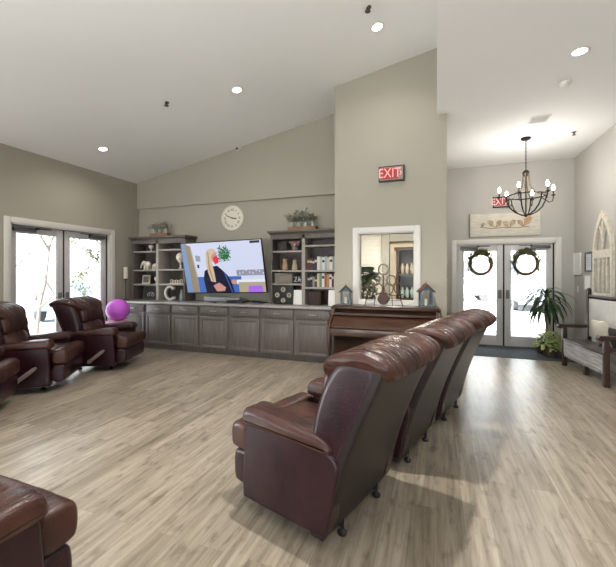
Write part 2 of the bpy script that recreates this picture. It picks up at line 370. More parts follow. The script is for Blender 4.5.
# unseen rear windows that light the room
for i, (x0, x1) in enumerate([(-5.4, -3.2), (-2.4, -.2), (.4, 2.1)]):
    r = struct_root('window_%d' % (i + 2)); m = MB()
    m.box((x0, YR - .1, .5), (x0 + .05, YR - .03, 2.5)); m.box((x1 - .05, YR - .1, .5), (x1, YR - .03, 2.5)); m.box((x0 + .05, YR - .1, .5), (x1 - .05, YR - .03, .55)); m.box((x0 + .05, YR - .1, 2.45), (x1 - .05, YR - .03, 2.5))
    m.box(((x0 + x1) / 2 - .02, YR - .1, .55), ((x0 + x1) / 2 + .02, YR - .03, 2.45)); m.build('window_frame', M_white, r)
    m = MB(); m.box((x0 + .05, YR - .07, .55), (x1 - .05, YR - .062, 2.45)); m.build('glass', M_glass, r)
r = struct_root('window_5'); m = MB(); y0, y1 = -3.0, -1.4  # unseen left window, added for fill light
m.box((XL - .1, y0, .5), (XL - .03, y0 + .05, 2.3)); m.box((XL - .1, y1 - .05, .5), (XL - .03, y1, 2.3)); m.box((XL - .1, y0 + .05, .5), (XL - .03, y1 - .05, .55)); m.box((XL - .1, y0 + .05, 2.25), (XL - .03, y1 - .05, 2.3)); m.build('window_frame', M_white, r)
m = MB(); m.box((XL - .07, y0 + .05, .55), (XL - .062, y1 - .05, 2.25)); m.build('glass', M_glass, r)
# interior pass-through window
r = struct_root('window_1')
m = MB(); w = .085
x0, x1, z0, z1 = WX0, WX1, WZ0, WZ1
m.box((x0 - w, YC - .022, z0 - w), (x0, YC, z1 + w), .004); m.box((x1, YC - .022, z0 - w), (x1 + w, YC, z1 + w), .004)
m.box((x0, YC - .022, z1), (x1, YC, z1 + w), .004); m.box((x0, YC - .022, z0 - w), (x1, YC, z0), .004)
m.box((x0, YC, z0), (x0 + .015, YC + .14, z1)); m.box((x1 - .015, YC, z0), (x1, YC + .14, z1)); m.box((x0 + .015, YC, z1 - .015), (x1 - .015, YC + .14, z1)); m.box((x0 + .015, YC, z0), (x1 - .015, YC + .14, z0 + .015))
m.build('window_frame', M_white, r)
m = MB(); m.box((x0 + .015, YC + .07, z0 + .015), (x1 - .015, YC + .076, z1 - .015)); m.build('glass', M_glassi, r)

# room seen through that opening
m = MB(); m.box((-3.2, 9.3, 0), (.0, 9.4, 3.0)); struct('wall_side_room_end', m, mat('side_room_paint', (196, 184, 160), .8))
m = MB(); m.box((-3.3, YB + T, 0), (-3.2, 9.4, 3.0)); struct('wall_side_room_left', m, MATS['side_room_paint'])
m = MB(); m.box((-1.36, YC + .14, 2.72), (-.01, YB + T, 2.8)); m.box((-3.3, YB + T, 2.72), (-.01, 9.4, 2.8)); struct('ceiling_side_room', m, M_ceil)
m = MB()
for k in range(22): m.extr([(9.285, .05 + k * .12), (9.262, .05 + k * .12), (9.28, .168 + k * .12), (9.285, .168 + k * .12)], 'yz', -3.2, -1.30)
struct('wall_side_room_siding', m, mat('white_siding', (224, 222, 216), .6))
m = MB(); m.box((-1.30, 9.1, 0), (-1.12, 9.28, 2.72)); m.box((-1.12, 9.15, 2.3), (-.01, 9.28, 2.72)); struct('wall_side_room_pier', m, mat('grey_pier_paint', (150, 147, 138), .8))
ld = bpy.data.lights.new('side_room_light', 'AREA'); ld.energy = 80; ld.size = .8; ld.color = (1, .92, .80); lo = bpy.data.objects.new('side_room_light', ld); COL.objects.link(lo); lo.location = (-1.0, 7.9, 2.70)

# ------------------------------------------------------------------ recliners
def chaikin(p, it=2):
    for _ in range(it):
        q = []
        for i in range(len(p)):
            a, b = p[i], p[(i + 1) % len(p)]
            q += [(a[0] * .75 + b[0] * .25, a[1] * .75 + b[1] * .25), (a[0] * .25 + b[0] * .75, a[1] * .25 + b[1] * .75)]
        p = q
    return p
def resample(p, n):
    L = [0]; m = len(p)
    for i in range(m): a, b = p[i], p[(i + 1) % m]; L.append(L[-1] + math.hypot(b[0] - a[0], b[1] - a[1]))
    out = []; j = 0
    for k in range(n):
        d = L[-1] * k / n
        while L[j + 1] < d: j += 1
        t = (d - L[j]) / max(1e-9, L[j + 1] - L[j]); a, b = p[j], p[(j + 1) % m]; out.append((a[0] + (b[0] - a[0]) * t, a[1] + (b[1] - a[1]) * t))
    return out
def slab(mb, prof, y0, y1, r, ny=12, n=56, rnd=2, puff=0, wr=0, wf=16, taper=None, seed=0, edgewr=1.0):
    p = resample(chaikin(prof, rnd), n)
    area = sum(p[i][0] * p[(i + 1) % n][1] - p[(i + 1) % n][0] * p[i][1] for i in range(n)); sg = 1 if area > 0 else -1
    nor = []
    for i in range(n):
        a, b = p[i - 1], p[(i + 1) % n]; tx, tz = b[0] - a[0], b[1] - a[1]; l = math.hypot(tx, tz) or 1; nor.append((tz / l * sg, -tx / l * sg))
    W_ = y1 - y0; ds = [0, .02 * r, .08 * r, .2 * r, .4 * r, .65 * r, r]
    ys = [y0 + d for d in ds] + [y0 + r + (W_ - 2 * r) * k / ny for k in range(1, ny)] + [y1 - d for d in ds[::-1]]
    rings = []
    for y in ys:
        d = min(y - y0, y1 - y); e = 0 if d >= r else r - math.sqrt(max(0, r * r - (r - d) ** 2))
        t = (y - (y0 + y1) / 2) / (W_ / 2); ring = []
        for i in range(n):
            q = -e + puff * (1 - t * t)
            if wr and d > .02 * r:
                k = noise.noise(Vector((y * wf + seed, p[i][0] * 2.2, p[i][1] * 2.2)))
                k2 = noise.noise(Vector((y * wf * 2.3 + seed, p[i][0] * 5, p[i][1] * 5 + 4)))
                q += wr * (-(1 - abs(k) * 2.2) * .7 + k2 * .5) * (1 - .5 * (1 - edgewr))
            x = p[i][0] + nor[i][0] * q; z = p[i][1] + nor[i][1] * q
            yy = y if not taper else y * taper(z)
            ring.append((x, yy, z))
        rings.append(ring)
    return mb.loft(rings)

def make_recliner(label, group):
    t = thing('recliner', label, 'armchair', (0, 0, 0), 0, group)
    tp = lambda z: 1 - .07 * max(0, min(1, (z - .45) / .55))
    # rocker base and feet
    m = MB(); m.box((.02, -.24, .05), (.48, .24, .14), .01); m.build('rocker_base', M_blackp, t)
    for fx in (.0, .47):
        for fy in (-.22, .22):
            m = MB(); m.lathe([(.026, 0), (.03, .006), (.03, .016), (.012, .03), (.012, .09)], (fx, fy, 0), 14); m.box((fx - .012 if fx else fx - .0, fy - .012, .045), (fx + (.08 if not fx else .012), fy + .012, .075)); m.build('foot', M_blackp, t)
    # outer back shell
    m = MB(); slab(m, [(.02, .055), (.0, .055), (-.045, .24), (-.115, .48), (-.21, .72), (-.33, .98), (-.325, 1.03), (-.235, 1.04), (-.18, .98), (-.03, .64), (.03, .50), (.10, .3), (.12, .055)], -.412, .412, .02, n=90, taper=tp, ny=10)
    b = m.build('backrest', M_leab, t)
    # side wings of the back, padded
    for s in (-1, 1):
        m = MB(); slab(m, [(.09, .50), (.095, .64), (.045, .84), (-.03, .99), (-.10, 1.04), (-.24, 1.05), (-.31, 1.01), (-.22, .78), (-.13, .56), (-.09, .47), (.02, .45)], .27, .415, .04, n=60, ny=4, taper=tp, puff=.006)
        if s < 0: m.xf(Matrix.Diagonal((1, -1, 1, 1)))
        m.build('back_wing', M_lea, b)
    # side panels + arm pads
    for s in (-1, 1):
        m = MB(); slab(m, [(.60, .09), (.615, .10), (.605, .35), (.585, .60), (.57, .61), (.30, .605), (.03, .585), (-.08, .53), (-.10, .48), (-.055, .30), (-.02, .10), (.0, .09)], .30, .425, .018, n=80, ny=3, puff=.004, rnd=2)
        if s < 0: m.xf(Matrix.Diagonal((1, -1, 1, 1)))
        a = m.build('armrest', M_lea, t)
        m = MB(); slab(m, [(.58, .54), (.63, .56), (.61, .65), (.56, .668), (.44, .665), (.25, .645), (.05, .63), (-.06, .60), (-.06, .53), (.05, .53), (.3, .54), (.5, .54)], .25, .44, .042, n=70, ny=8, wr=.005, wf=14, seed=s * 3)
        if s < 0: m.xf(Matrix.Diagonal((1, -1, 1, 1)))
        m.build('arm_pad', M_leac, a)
    # seat
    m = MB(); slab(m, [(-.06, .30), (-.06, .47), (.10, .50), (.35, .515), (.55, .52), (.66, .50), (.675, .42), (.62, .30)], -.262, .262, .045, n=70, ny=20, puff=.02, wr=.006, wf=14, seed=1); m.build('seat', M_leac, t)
    # footrest: two stacked pads plus the face board
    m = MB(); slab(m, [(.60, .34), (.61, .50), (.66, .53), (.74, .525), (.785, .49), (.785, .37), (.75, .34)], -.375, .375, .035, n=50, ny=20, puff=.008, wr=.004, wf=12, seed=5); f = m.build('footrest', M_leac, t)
    m = MB(); slab(m, [(.60, .12), (.60, .345), (.72, .345), (.76, .32), (.76, .16), (.73, .12)], -.368, .368, .028, n=50, ny=14, puff=.006, wr=.002, seed=6); m.build('footrest_lower_pad', M_lea, f)
    # back cushions
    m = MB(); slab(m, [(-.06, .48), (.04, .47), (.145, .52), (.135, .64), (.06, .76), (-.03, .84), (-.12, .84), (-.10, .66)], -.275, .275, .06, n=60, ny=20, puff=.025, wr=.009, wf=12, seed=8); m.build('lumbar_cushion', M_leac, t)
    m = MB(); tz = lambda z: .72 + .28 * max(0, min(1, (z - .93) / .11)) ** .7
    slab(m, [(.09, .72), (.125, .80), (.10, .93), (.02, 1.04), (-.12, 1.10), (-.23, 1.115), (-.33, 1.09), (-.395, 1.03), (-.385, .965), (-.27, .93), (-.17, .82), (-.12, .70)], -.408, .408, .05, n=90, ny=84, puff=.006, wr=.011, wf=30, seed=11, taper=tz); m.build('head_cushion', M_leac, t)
    # release lever on the right-hand side
    m = MB(); m.cyl((.26, -.41, .17), (.26, -.455, .17), .03, n=14)
    rings = []
    for k in range(9):
        q = k / 8; cx, cz = .24 + .24 * q, .15 + .19 * q; w = .021 * (1 + .25 * math.sin(PI * q)) * (.6 if k in (0, 8) else 1)
        dx, dz = -.62, .78
        rings.append([(cx + dx * w * math.cos(a_), -.458 + .011 * math.sin(a_), cz + dz * w * math.cos(a_)) for a_ in [2 * PI * j / 12 for j in range(12)]])
    m.loft(rings); m.build('recline_lever', M_lever, t)
    return t
P0 = Vector((-.45, 2.23, 0)); ROWD = Vector((.291, .957, 0)); PH = R(163.1)
rec = make_recliner('dark oxblood leather recliner nearest the camera in the row with its back turned', 'recliners in the row seen from behind')
rec.location = P0; rec.rotation_euler = (0, 0, PH)
dup(rec, P0 + ROWD, PH + R(.6), 'middle recliner of the three in the row turned towards the piano')
dup(rec, P0 + ROWD * 2.0, PH - R(.5), 'farthest recliner of the row seen from behind, closest to the entrance doors')
G2 = 'recliners along the glass doors'
dup(rec, (-5.30, 3.13, 0), R(36), 'leather recliner in front of the left glass door leaf with pale lever', G2)
dup(rec, (-5.35, 4.31, 0), R(23), 'leather recliner beside the purple ball and the right glass door leaf', G2)
dup(rec, (-4.95, 2.05, 0), R(40), 'recliner footrest cut off by the left picture edge at mid height', G2)
dup(rec, (-1.875, .385, 0), R(88), 'recliner footrest and arm cut off in the bottom left corner of the picture', 'recliners facing the television')

# ------------------------------------------------------------------ base cabinets
CX = [-6.11 + .64 * k for k in range(8)]
def make_cabinet(label, group):
    t = thing('base_cabinet', label, 'cabinet', (0, 0, 0), 0, group); w = .64; yf = 5.66
    m = MB(); m.box((.0, 0.02, .10), (w, .62, .905)); m.box((0, .09, 0), (w, .60, .10)); m.build('body', M_cab, t)
    def panel(nm, x0, x1, z0, z1, raised):
        m = MB(); m.box((x0, -.002, z0), (x1, .02, z1), .004)
        fr = .055
        if raised:
            # stile and rail frame with a raised centre field
            m.box((x0, -.012, z0), (x0 + fr, 0, z1), .003); m.box((x1 - fr, -.012, z0), (x1, 0, z1), .003); m.box((x0 + fr, -.012, z0), (x1 - fr, 0, z0 + fr), .003); m.box((x0 + fr, -.012, z1 - fr), (x1 - fr, 0, z1), .003)
            m.box((x0 + fr + .02, -.010, z0 + fr + .02), (x1 - fr - .02, 0, z1 - fr - .02), .008)
        else: m.box((x0 + .008, -.012, z0 + .008), (x1 - .008, 0, z1 - .008), .006)
        return m.build(nm, M_cab, t)
    d = panel('drawer', .025, w - .025, .735, .885, False)
    m = MB(); m.tube([(w / 2 - .06, -.012, .81), (w / 2 - .055, -.035, .81), (w / 2 + .055, -.035, .81), (w / 2 + .06, -.012, .81)], .005, 8); m.build('handle', M_nickel, d)
    panel('door', .025, w - .025, .125, .70, True)
    return t
cabl = ['grey cabinet at the left end of the run, behind the purple ball', 'grey cabinet under the left bookcase, second from the left end', 'grey cabinet under the right edge of the left bookcase and letter C',
        'grey cabinet under the left half of the television', 'grey cabinet under the right half of the television', 'grey cabinet under the left half of the right bookcase', 'grey cabinet at the right end of the run, beside the piano']
cab0 = make_cabinet(cabl[0], 'grey base cabinets'); cab0.location = (CX[0], 5.66, 0)
for k in range(1, 7): dup(cab0, (CX[k], 5.66, 0), 0, cabl[k])
m = MB(); m.box((XL + .005, 5.625, .907), (-1.505, 6.30, .945), .006); one('countertop', m, M_counter, 'long speckled grey stone countertop over the grey base cabinets', 'countertop')

# ------------------------------------------------------------------ bookcases
CT = .946
def bookcase(label, x0, x1, xm, sl, sr):
    t = thing('bookcase', label, 'bookcase', ((x0 + x1) / 2, 6.12, CT)); ox = (x0 + x1) / 2; y0, y1 = -.17, .18; top = 2.19 - CT
    X = lambda v: v - ox
    for a in (x0, x1 - .035):
        m = MB(); m.box((X(a), y0, 0), (X(a) + .035, y1, top), .002); m.build('side_panel', M_cab, t)
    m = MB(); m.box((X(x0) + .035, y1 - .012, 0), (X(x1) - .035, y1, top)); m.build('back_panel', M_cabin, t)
    m = MB(); m.box((X(xm) - .03, y0, .0), (X(xm) + .03, y1 - .012, top), .002); m.build('divider', M_shelf, t)
    m = MB(); m.box((X(x0) + .035, y0, top - .07), (X(x1) - .035, y1 - .012, top)); m.build('top_rail', M_cab, t)
    for zs, a, b in ((sl, x0 + .035, xm - .03), (sr, xm + .03, x1 - .035)):
        for z in zs: m = MB(); m.box((X(a), y0 + .005, z - CT - .03), (X(b), y1 - .012, z - CT), .002); m.build('shelf', M_shelf, t)
    m = MB(); pr = [(0, 0), (-.01, .0), (-.02, .02), (-.045, .045), (-.055, .05), (-.055, .075), (0, .075)]
    # crown moulding swept round the top
    rings = []
    for (dx, dz) in [(0, 0), (.01, .02), (.035, .045), (.05, .05), (.05, .08)]:
        rings.append([(X(x0) - dx, y0 - dx, top + dz), (X(x1) + (dx if x1 < -3 else 0), y0 - dx, top + dz), (X(x1) + (dx if x1 < -3 else 0), y1, top + dz), (X(x0) - dx, y1, top + dz)])
    m.loft(rings); m.build('crown_moulding', M_cab, t)
    return t
LB = (1.97, 1.58, 1.28); RB = (2.0, 1.59, 1.29)
bookcase('grey stained open bookcase left of the television holding the letter C', -6.11, -4.75, -5.44, LB, RB)
bookcase('grey stained open bookcase right of the television holding the books', -2.86, -1.53, -2.22, (1.91, 1.56, 1.32), (2.0, 1.56, 1.26))

# ------------------------------------------------------------------ television
tvr = thing('television', 'large flat television showing a blonde woman in a red face mask', 'television')
TW, TH = 1.76, 1.0
m = MB(); m.box((-TW / 2, .0, -TH / 2), (TW / 2, .035, TH / 2), .006); m.build('bezel', M_blackp, tvr)
SW, SH = TW - .03, TH - .035
tvc = [('tv_white', (214, 220, 244), 1), ('tv_beige', (150, 135, 115), 1), ('tv_blue', (70, 110, 190), 1), ('tv_navy', (28, 28, 52), 1), ('tv_hair', (214, 190, 160), 1), ('tv_hair_dark', (160, 130, 100), 1), ('tv_skin', (205, 150, 140), 1), ('tv_red', (225, 60, 80), 1), ('tv_green', (30, 110, 60), 1), ('tv_shelf', (235, 238, 248), 1), ('tv_wood', (180, 170, 140), 1), ('tv_violet', (175, 110, 235), 1), ('tv_greymid', (150, 155, 175), 1), ('tv_dark', (20, 22, 34), 1), ('tv_curtain', (120, 150, 190), 1)]
tvm = [glow(a, b, .95) for a, b, c in tvc]; ti = {a: i for i, (a, b, c) in enumerate(tvc)}
m = MB(); LAY = [0]
def tvp(name, pts):      # u 0..1, v 0..1 from the top left of the screen
    LAY[0] += 1; y = -.0008 - LAY[0] * .00008; m.mi = ti[name]
    m.poly([(-SW / 2 + u * SW, y, SH / 2 - v * SH) for u, v in pts])
def ell(cx, cy, rx, ry, n=18, a0=0): return [(cx + rx * math.cos(2 * PI * k / n + a0), cy + ry * math.sin(2 * PI * k / n + a0)) for k in range(n)]
tvp('tv_white', [(0, 0), (1, 0), (1, 1), (0, 1)])
tvp('tv_curtain', [(0, 0), (.05, 0), (.11, 1), (.0, 1)]); tvp('tv_beige', [(.05, 0), (.11, .05), (.17, 1), (.08, 1)])
tvp('tv_wood', [(.11, .05), (.125, .05), (.19, 1), (.17, 1)])
tvp('tv_blue', [(.16, .68), (.72, .68), (.72, 1), (.17, 1)])
tvp('tv_shelf', [(.66, .75), (1, .75), (1, .84), (.66, .84)]); tvp('tv_wood', [(.68, .80), (1, .80), (1, 1), (.68, 1)])
tvp('tv_violet', [(.80, .87), (.96, .87), (.97, 1), (.79, 1)])
tvp('tv_greymid', [(.67, .56), (1, .56), (1, .67), (.67, .67)])
for k in range(16): tvp('tv_shelf' if k % 2 else 'tv_beige', ell(.69 + k * .02, .60 + .03 * math.sin(k * 2.2), .006, .018, 8))
tvp('tv_greymid', [(.17, .24), (.235, .26), (.23, .37), (.17, .36)]); tvp('tv_dark', [(.18, .43), (.205, .43), (.205, .50), (.18, .50)])
tvp('tv_dark', [(.87, .01), (.985, .01), (.985, .055), (.87, .055)])
for k in range(80):
    a = random.uniform(0, 2 * PI); r_ = random.uniform(.02, .11); cx, cy = .535 + r_ * math.cos(a) * .8, .25 + r_ * math.sin(a) * 1.6; b = random.uniform(0, PI)
    tvp('tv_green', [(cx - .03 * math.cos(b), cy - .05 * math.sin(b)), (cx + .006, cy - .012), (cx + .03 * math.cos(b), cy + .05 * math.sin(b)), (cx - .006, cy + .012)])
tvp('tv_navy', [(.26, 1), (.245, .72), (.27, .56), (.36, .48), (.44, .46), (.50, .55), (.56, .66), (.60, .80), (.62, 1)])
tvp('tv_blue', [(.52, .62), (.53, .60), (.60, 1), (.59, 1)])
tvp('tv_skin', ell(.405, .26, .05, .115)); tvp('tv_skin', [(.36, .86), (.44, .80), (.52, .90), (.50, .97), (.40, .98)]); tvp('tv_skin', ell(.63, .79, .035, .05))
tvp('tv_red', [(.40, .29), (.45, .26), (.475, .33), (.46, .41), (.42, .43), (.40, .38)])
tvp('tv_hair', [(.41, .12), (.35, .13), (.315, .20), (.305, .40), (.315, .60), (.34, .77), (.40, .79), (.395, .60), (.38, .42), (.385, .26), (.43, .19), (.45, .17)])
tvp('tv_hair_dark', [(.34, .18), (.35, .18), (.345, .5), (.37, .76), (.36, .76), (.33, .5)])
m.build('screen', tvm, tvr, fixn=False)
m = MB(); m.box((-.25, .035, -.2), (.25, .075, .2), .005); m.box((-.05, .075, -.05), (.05, .42, .05)); m.build('wall_bracket', M_black, tvr)
tvr.location = (-3.815, 5.85, 1.615); tvr.rotation_euler = Euler((R(11.5), R(-1.3), R(0)), 'XYZ')

# things under the television
tt = thing('media_box', 'flat black media box on the countertop under the television', 'media player', (-3.55, 5.93, CT))
m = MB(); m.box((-.17, -.1, .006), (.17, .1, .05), .006); m.build('case', M_blackp, tt); m = MB(); m.box((.05, -.102, .02), (.12, -.1, .035)); m.build('display', glow('dim_display', (60, 90, 120), .5), tt)
m = MB(); m.box((-.02, -.08, 0), (.02, .08, .022), .006); one('remote_control', m, M_blackp, 'black remote control lying left of the media box', 'remote control', (-3.95, 5.76, CT), R(62))
m = MB(); m.box((-.02, -.08, 0), (.02, .08, .022), .006); one('remote_control', m, mat('grey_remote', (92, 92, 96), .4), 'dark grey remote control right of the media box, near the bookcase', 'remote control', (-3.06, 5.78, CT), R(-70))
m = MB(); m.box((-.12, -.05, .0), (.12, .05, .035), .01); one('internet_router', m, M_blackp, 'small black router on the countertop beside the right bookcase', 'router', (-3.12, 6.0, CT), R(8))
m = MB(); m.box((-.42, -.035, .0), (.42, .035, .09), .02); one('sound_bar', m, mat('silver_plastic', (176, 178, 182), .35), 'silver sound bar against the wall under the television', 'sound bar', (-4.02, 6.16, CT))
pts = [(-3.35 + .02 * k + .015 * math.sin(k * 1.3), 5.92 + .07 * math.sin(k * .8), CT + .012 + .035 * abs(math.sin(k * .55))) for k in range(24)]
m = MB(); m.tube(pts, .006, 6); one('power_cable', m, M_blackp, 'tangled black cable on the countertop right of the media box', 'cable')
m = MB(); m.tube([(-4.1 + .018 * k, 5.84 + .04 * math.sin(k * .6), CT + .008 + .012 * abs(math.sin(k * .4))) for k in range(22)], .005, 6); one('power_cable', m, M_blackp, 'loose black cable left of the media box under the television', 'cable')

# ------------------------------------------------------------------ bookcase contents, left
def vase(label, x, y, z, prof, m_=M_cream, name='vase', cat='vase', n=20, group=None):
    mb = MB(); mb.lathe(prof); return one(name, mb, m_, label, cat, (x, y, z), 0, group)
m = MB(); m.lathe([(.035, 0), (.04, .01), (.02, .03), (.018, .09), (.03, .12), (.075, .16), (.09, .21), (.08, .26), (.045, .29), (.0, .30)]); m.xf(Matrix.Diagonal((.62, .62, .48, 1))); one('goblet_ornament', m, M_cream, 'cream round-topped goblet ornament on the top left shelf of the left bookcase', 'ornament', (-5.70, 6.06, LB[0] - .0))
def elephant(label, x, s, flip):
    m = MB(); m.ball((0, 0, .10), .065, 16, (1.25, .8, 1)); m.ball((.085, 0, .13), .045, 14, (1, .9, 1.05))
    for a, b in ((-.04, .03), (-.04, -.03), (.04, .03), (.04, -.03)): m.cyl((a, b, 0), (a, b, .08), .02, .018, 10)
    m.tube([(.12, 0, .12), (.145, 0, .09), (.15, 0, .05), (.165, 0, .03)], [.02, .016, .012, .009], 10)
    m.ball((.07, .045, .13), .035, 10, (.5, .3, 1)); m.ball((.07, -.045, .13), .035, 10, (.5, .3, 1))
    m.xf(Matrix.Diagonal((s * flip, s, s, 1))); one('elephant_figurine', m, M_cream, label, 'figurine', (x, 6.06, LB[1]), 0, 'cream elephant figurines')
elephant('larger cream elephant figurine on the second shelf of the left bookcase', -5.80, 1.1, -1)
elephant('smaller cream elephant figurine nearest the divider of the left bookcase', -5.605, .78, 1)
def frame(label, x, y, z, w, h, mf, mi, rz=0, name='picture_frame', cat='picture frame', b=.02, group=None, lean=8, inner=None):
    t = thing(name, label, cat, (x, y, z), rz, group); t.rotation_euler = (R(-lean), 0, rz)
    m = MB(); m.box((-w / 2, 0, 0), (-w / 2 + b, .018, h), .002); m.box((w / 2 - b, 0, 0), (w / 2, .018, h), .002); m.box((-w / 2 + b, 0, 0), (w / 2 - b, .018, b), .002); m.box((-w / 2 + b, 0, h - b), (w / 2 - b, .018, h), .002); m.build('frame', mf, t)
    m = MB(); m.box((-w / 2 + b, .006, b), (w / 2 - b, .014, h - b)); m.build('picture', mi, t)
    if inner: inner(t, w, h)
    return t
frame('white framed small picture on the third shelf of the left bookcase', -5.86, 6.07, LB[2], .21, .19, M_creamw, mat('grey_photo', (120, 118, 114), .6, var=.5, vscale=25), b=.03)
m = MB(); m.lathe([(.03, 0), (.035, .01), (.015, .025), (.012, .06), (.045, .09), (.05, .13), (.03, .15), (.0, .155)]); one('small_urn', m, M_cream, 'small cream urn beside the divider on the third shelf, left bookcase', 'ornament', (-5.55, 6.05, LB[2]))
def bicycle(t, w, h):
    m = MB()
    for cx in (-.05, .06): m.tube([(cx + .035 * math.cos(a), -.002, h * .38 + .035 * math.sin(a)) for a in [2 * PI * k / 16 for k in range(16)]], .004, 6, True)
    m.tube([(-.05, -.002, h * .38), (-.02, -.002, h * .55), (.04, -.002, h * .55), (.06, -.002, h * .38)], .004, 6); m.build('white_drawing', M_paper, t)
frame('dark picture with a small white drawing on the bottom left of the left bookcase', -5.72, 6.05, CT, .42, .29, M_cabin, mat('charcoal_print', (62, 60, 58), .6, var=.3, vscale=20), b=.025, inner=bicycle)
m = MB(); m.lathe([(.045, 0), (.05, .012), (.022, .03), (.02, .12), (.05, .15), (.085, .21), (.09, .26), (.07, .31), (.03, .34), (0, .345)]); one('tall_goblet_ornament', m, M_cream, 'tall cream ball-topped ornament on the right side of the left bookcase', 'ornament', (-4.93, 6.05, RB[1]))
wt = thing('word_ornament', 'small white cut-out ornament on the third shelf near the television', 'ornament', (-5.02, 6.03, RB[2]))
m = MB(); m.box((-.16, -.015, 0), (.16, .02, .012)); m.build('base', M_creamw, wt)
for k, (hx, hz) in enumerate([(-.12, .075), (-.06, .055), (0, .065), (.06, .055), (.12, .075)]):
    m = MB(); m.tube([(hx - .02, 0, .012), (hx - .024, 0, hz), (hx, 0, hz + .015), (hx + .024, 0, hz), (hx + .02, 0, .012)], .008, 6); m.build('cut_out_shape', M_creamw, wt)
# the big letter C
lt = MB(); ring = [];
for k in range(33):
    a = R(40) + (R(320) - R(40)) * k / 32; ring.append([(.15 * math.cos(a), y, .165 + .165 * math.sin(a)) for y in (-.02, .02)] + [(.098 * math.cos(a), y, .165 + .115 * math.sin(a)) for y in (.02, -.02)])
lt.loft(ring); 
for s in (1, -1):
    a = R(40) * s; lt.box((.15 * math.cos(a) - .02, -.02, .165 + .165 * math.sin(a) - .025), (.15 * math.cos(a) + .012, .02, .165 + .165 * math.sin(a) + .03))
lt.xf(Matrix.Diagonal((.93, 1, .93, 1)))
one('letter_ornament', lt, mat('galvanised_metal', (186, 184, 178), .45, metal=.2, var=.15), 'big pale capital letter C standing at the bottom of the left bookcase', 'ornament', (-5.17, 6.02, CT))
m = MB(); m.lathe([(.03, 0), (.04, .02), (.04, .12), (.02, .17), (.018, .22), (.0, .225)]); one('glass_bottle', m, mat('grey_glass_bottle', (150, 155, 150), .2), 'grey bottle right of the letter C on the countertop', 'bottle', (-4.90, 6.04, CT))
# candle and its stand at the left end of the counter
ct = thing('candle_stand', 'slim dark green candle stand at the left end of the countertop', 'candle holder', (-6.17, 5.84, CT))
m = MB(); m.lathe([(.055, 0), (.055, .01), (.015, .02), (.008, .06), (.008, .40), (.02, .42), (.05, .435), (.05, .445)]); m.build('stem', mat('dark_green_metal', (52, 66, 50), .5), ct)
m = MB(); m.lathe([(.04, 0), (.042, .01), (.042, .235), (.034, .245), (.0, .24)]); one('pillar_candle', m, mat('ivory_wax', (226, 220, 196), .5), 'ivory pillar candle on the slim stand beside the left bookcase', 'candle', (-6.17, 5.84, CT + .446))

# ------------------------------------------------------------------ bookcase contents, right
YS = 6.04
m = MB(); m.lathe([(.04, 0), (.055, .03), (.05, .08), (.03, .10), (.0, .10)])
ft = thing('flower_pot', 'small pot of pink blossoms on the top left shelf of the right bookcase', 'flowers', (-2.42, YS, 1.91)); m.build('pot', mat('grey_pot', (130, 120, 118), .5), ft)
m = MB()
for k in range(14): a = k * 2.4; r_ = .018 * math.sqrt(k); m.ball((r_ * math.cos(a) * 1.2, r_ * math.sin(a), .125 + .03 * math.cos(k)), .024, 8)
m.build('blossoms', mat('dusty_pink', (178, 140, 136), .7), ft)
m = MB(); m.box((-.09, -.03, 0), (.09, .03, .17), .01); one('dark_box', m, mat('dark_brown_box', (44, 38, 36), .6), 'dark box on the top left shelf of the right bookcase', 'box', (-2.66, YS, 1.91))
def figurine(label, x, col, s):
    t = thing('figurine', label, 'figurine', (x, YS, 1.56), 0, 'standing figurines in the right bookcase')
    m = MB(); m.lathe([(.05 * s, 0), (.058 * s, .02), (.055 * s, .09 * s), (.04 * s, .14 * s), (.025 * s, .155 * s)], n=18); m.build('body', mat('fig_' + str(col[0]), col, .6), t)
    m = MB(); m.ball((0, 0, .185 * s), .04 * s, 14); m.build('head', mat('fig_head', (196, 170, 140), .6), t)
    m = MB(); m.lathe([(.05 * s, .205 * s), (.05 * s, .212 * s), (.03 * s, .215 * s), (.026 * s, .25 * s), (0, .255 * s)], n=16); m.build('hat', mat('fig_hat', (96, 78, 62), .7), t)
figurine('taller tan figurine on the second shelf of the right bookcase', -2.61, (176, 148, 112), 1.0)
figurine('shorter pale figurine with a hat left of the bookcase divider', -2.42, (190, 172, 150), .88)
m = MB(); m.box((-.17, -.1, 0), (.17, .1, .15), .008); m.box((-.175, -.105, .15), (.175, .105, .185), .006); one('storage_box', m, mat('woven_grey_box', (126, 120, 112), .8, var=.2, vscale=60, bump=.3), 'grey lidded storage box on the third shelf of the right bookcase', 'box', (-2.60, YS, 1.32))
qt = thing('shelf_sign', 'small black sign with white strokes beside the grey lidded box', 'sign', (-2.345, YS - .05, 1.32))
m = MB(); m.box((-.085, 0, 0), (.085, .025, .15), .003); m.build('board', M_blackp, qt); 
for pts in ([(-.06, .11), (-.02, .12), (-.03, .07), (-.065, .035), (-.015, .035)], [(.01, .035), (.03, .12), (.055, .035)], [(.015, .07), (.065, .07)]):
    m = MB(); m.tube([(a, -.003, b) for a, b in pts], .006, 6); m.build('white_stroke', M_paper, qt)
bt = thing('medallion_box', 'black square box with four pale ring medallions on the countertop', 'box', (-2.61, YS - .06, CT))
m = MB(); m.box((-.19, -.02, 0), (.19, .14, .335), .005); m.build('body', mat('black_lattice', (30, 28, 27), .5), bt)
for px, pz in ((0, .265), (0, .07), (-.115, .165), (.115, .165)):
    m = MB(); m.tube([(px + .034 * math.cos(a), -.024, pz + .034 * math.sin(a)) for a in [2 * PI * k / 18 for k in range(18)]], .011, 8, True); m.ball((px, -.02, pz), .013, 8); m.build('medallion', mat('aged_silver', (188, 180, 166), .4, metal=.3), bt)
m = MB()
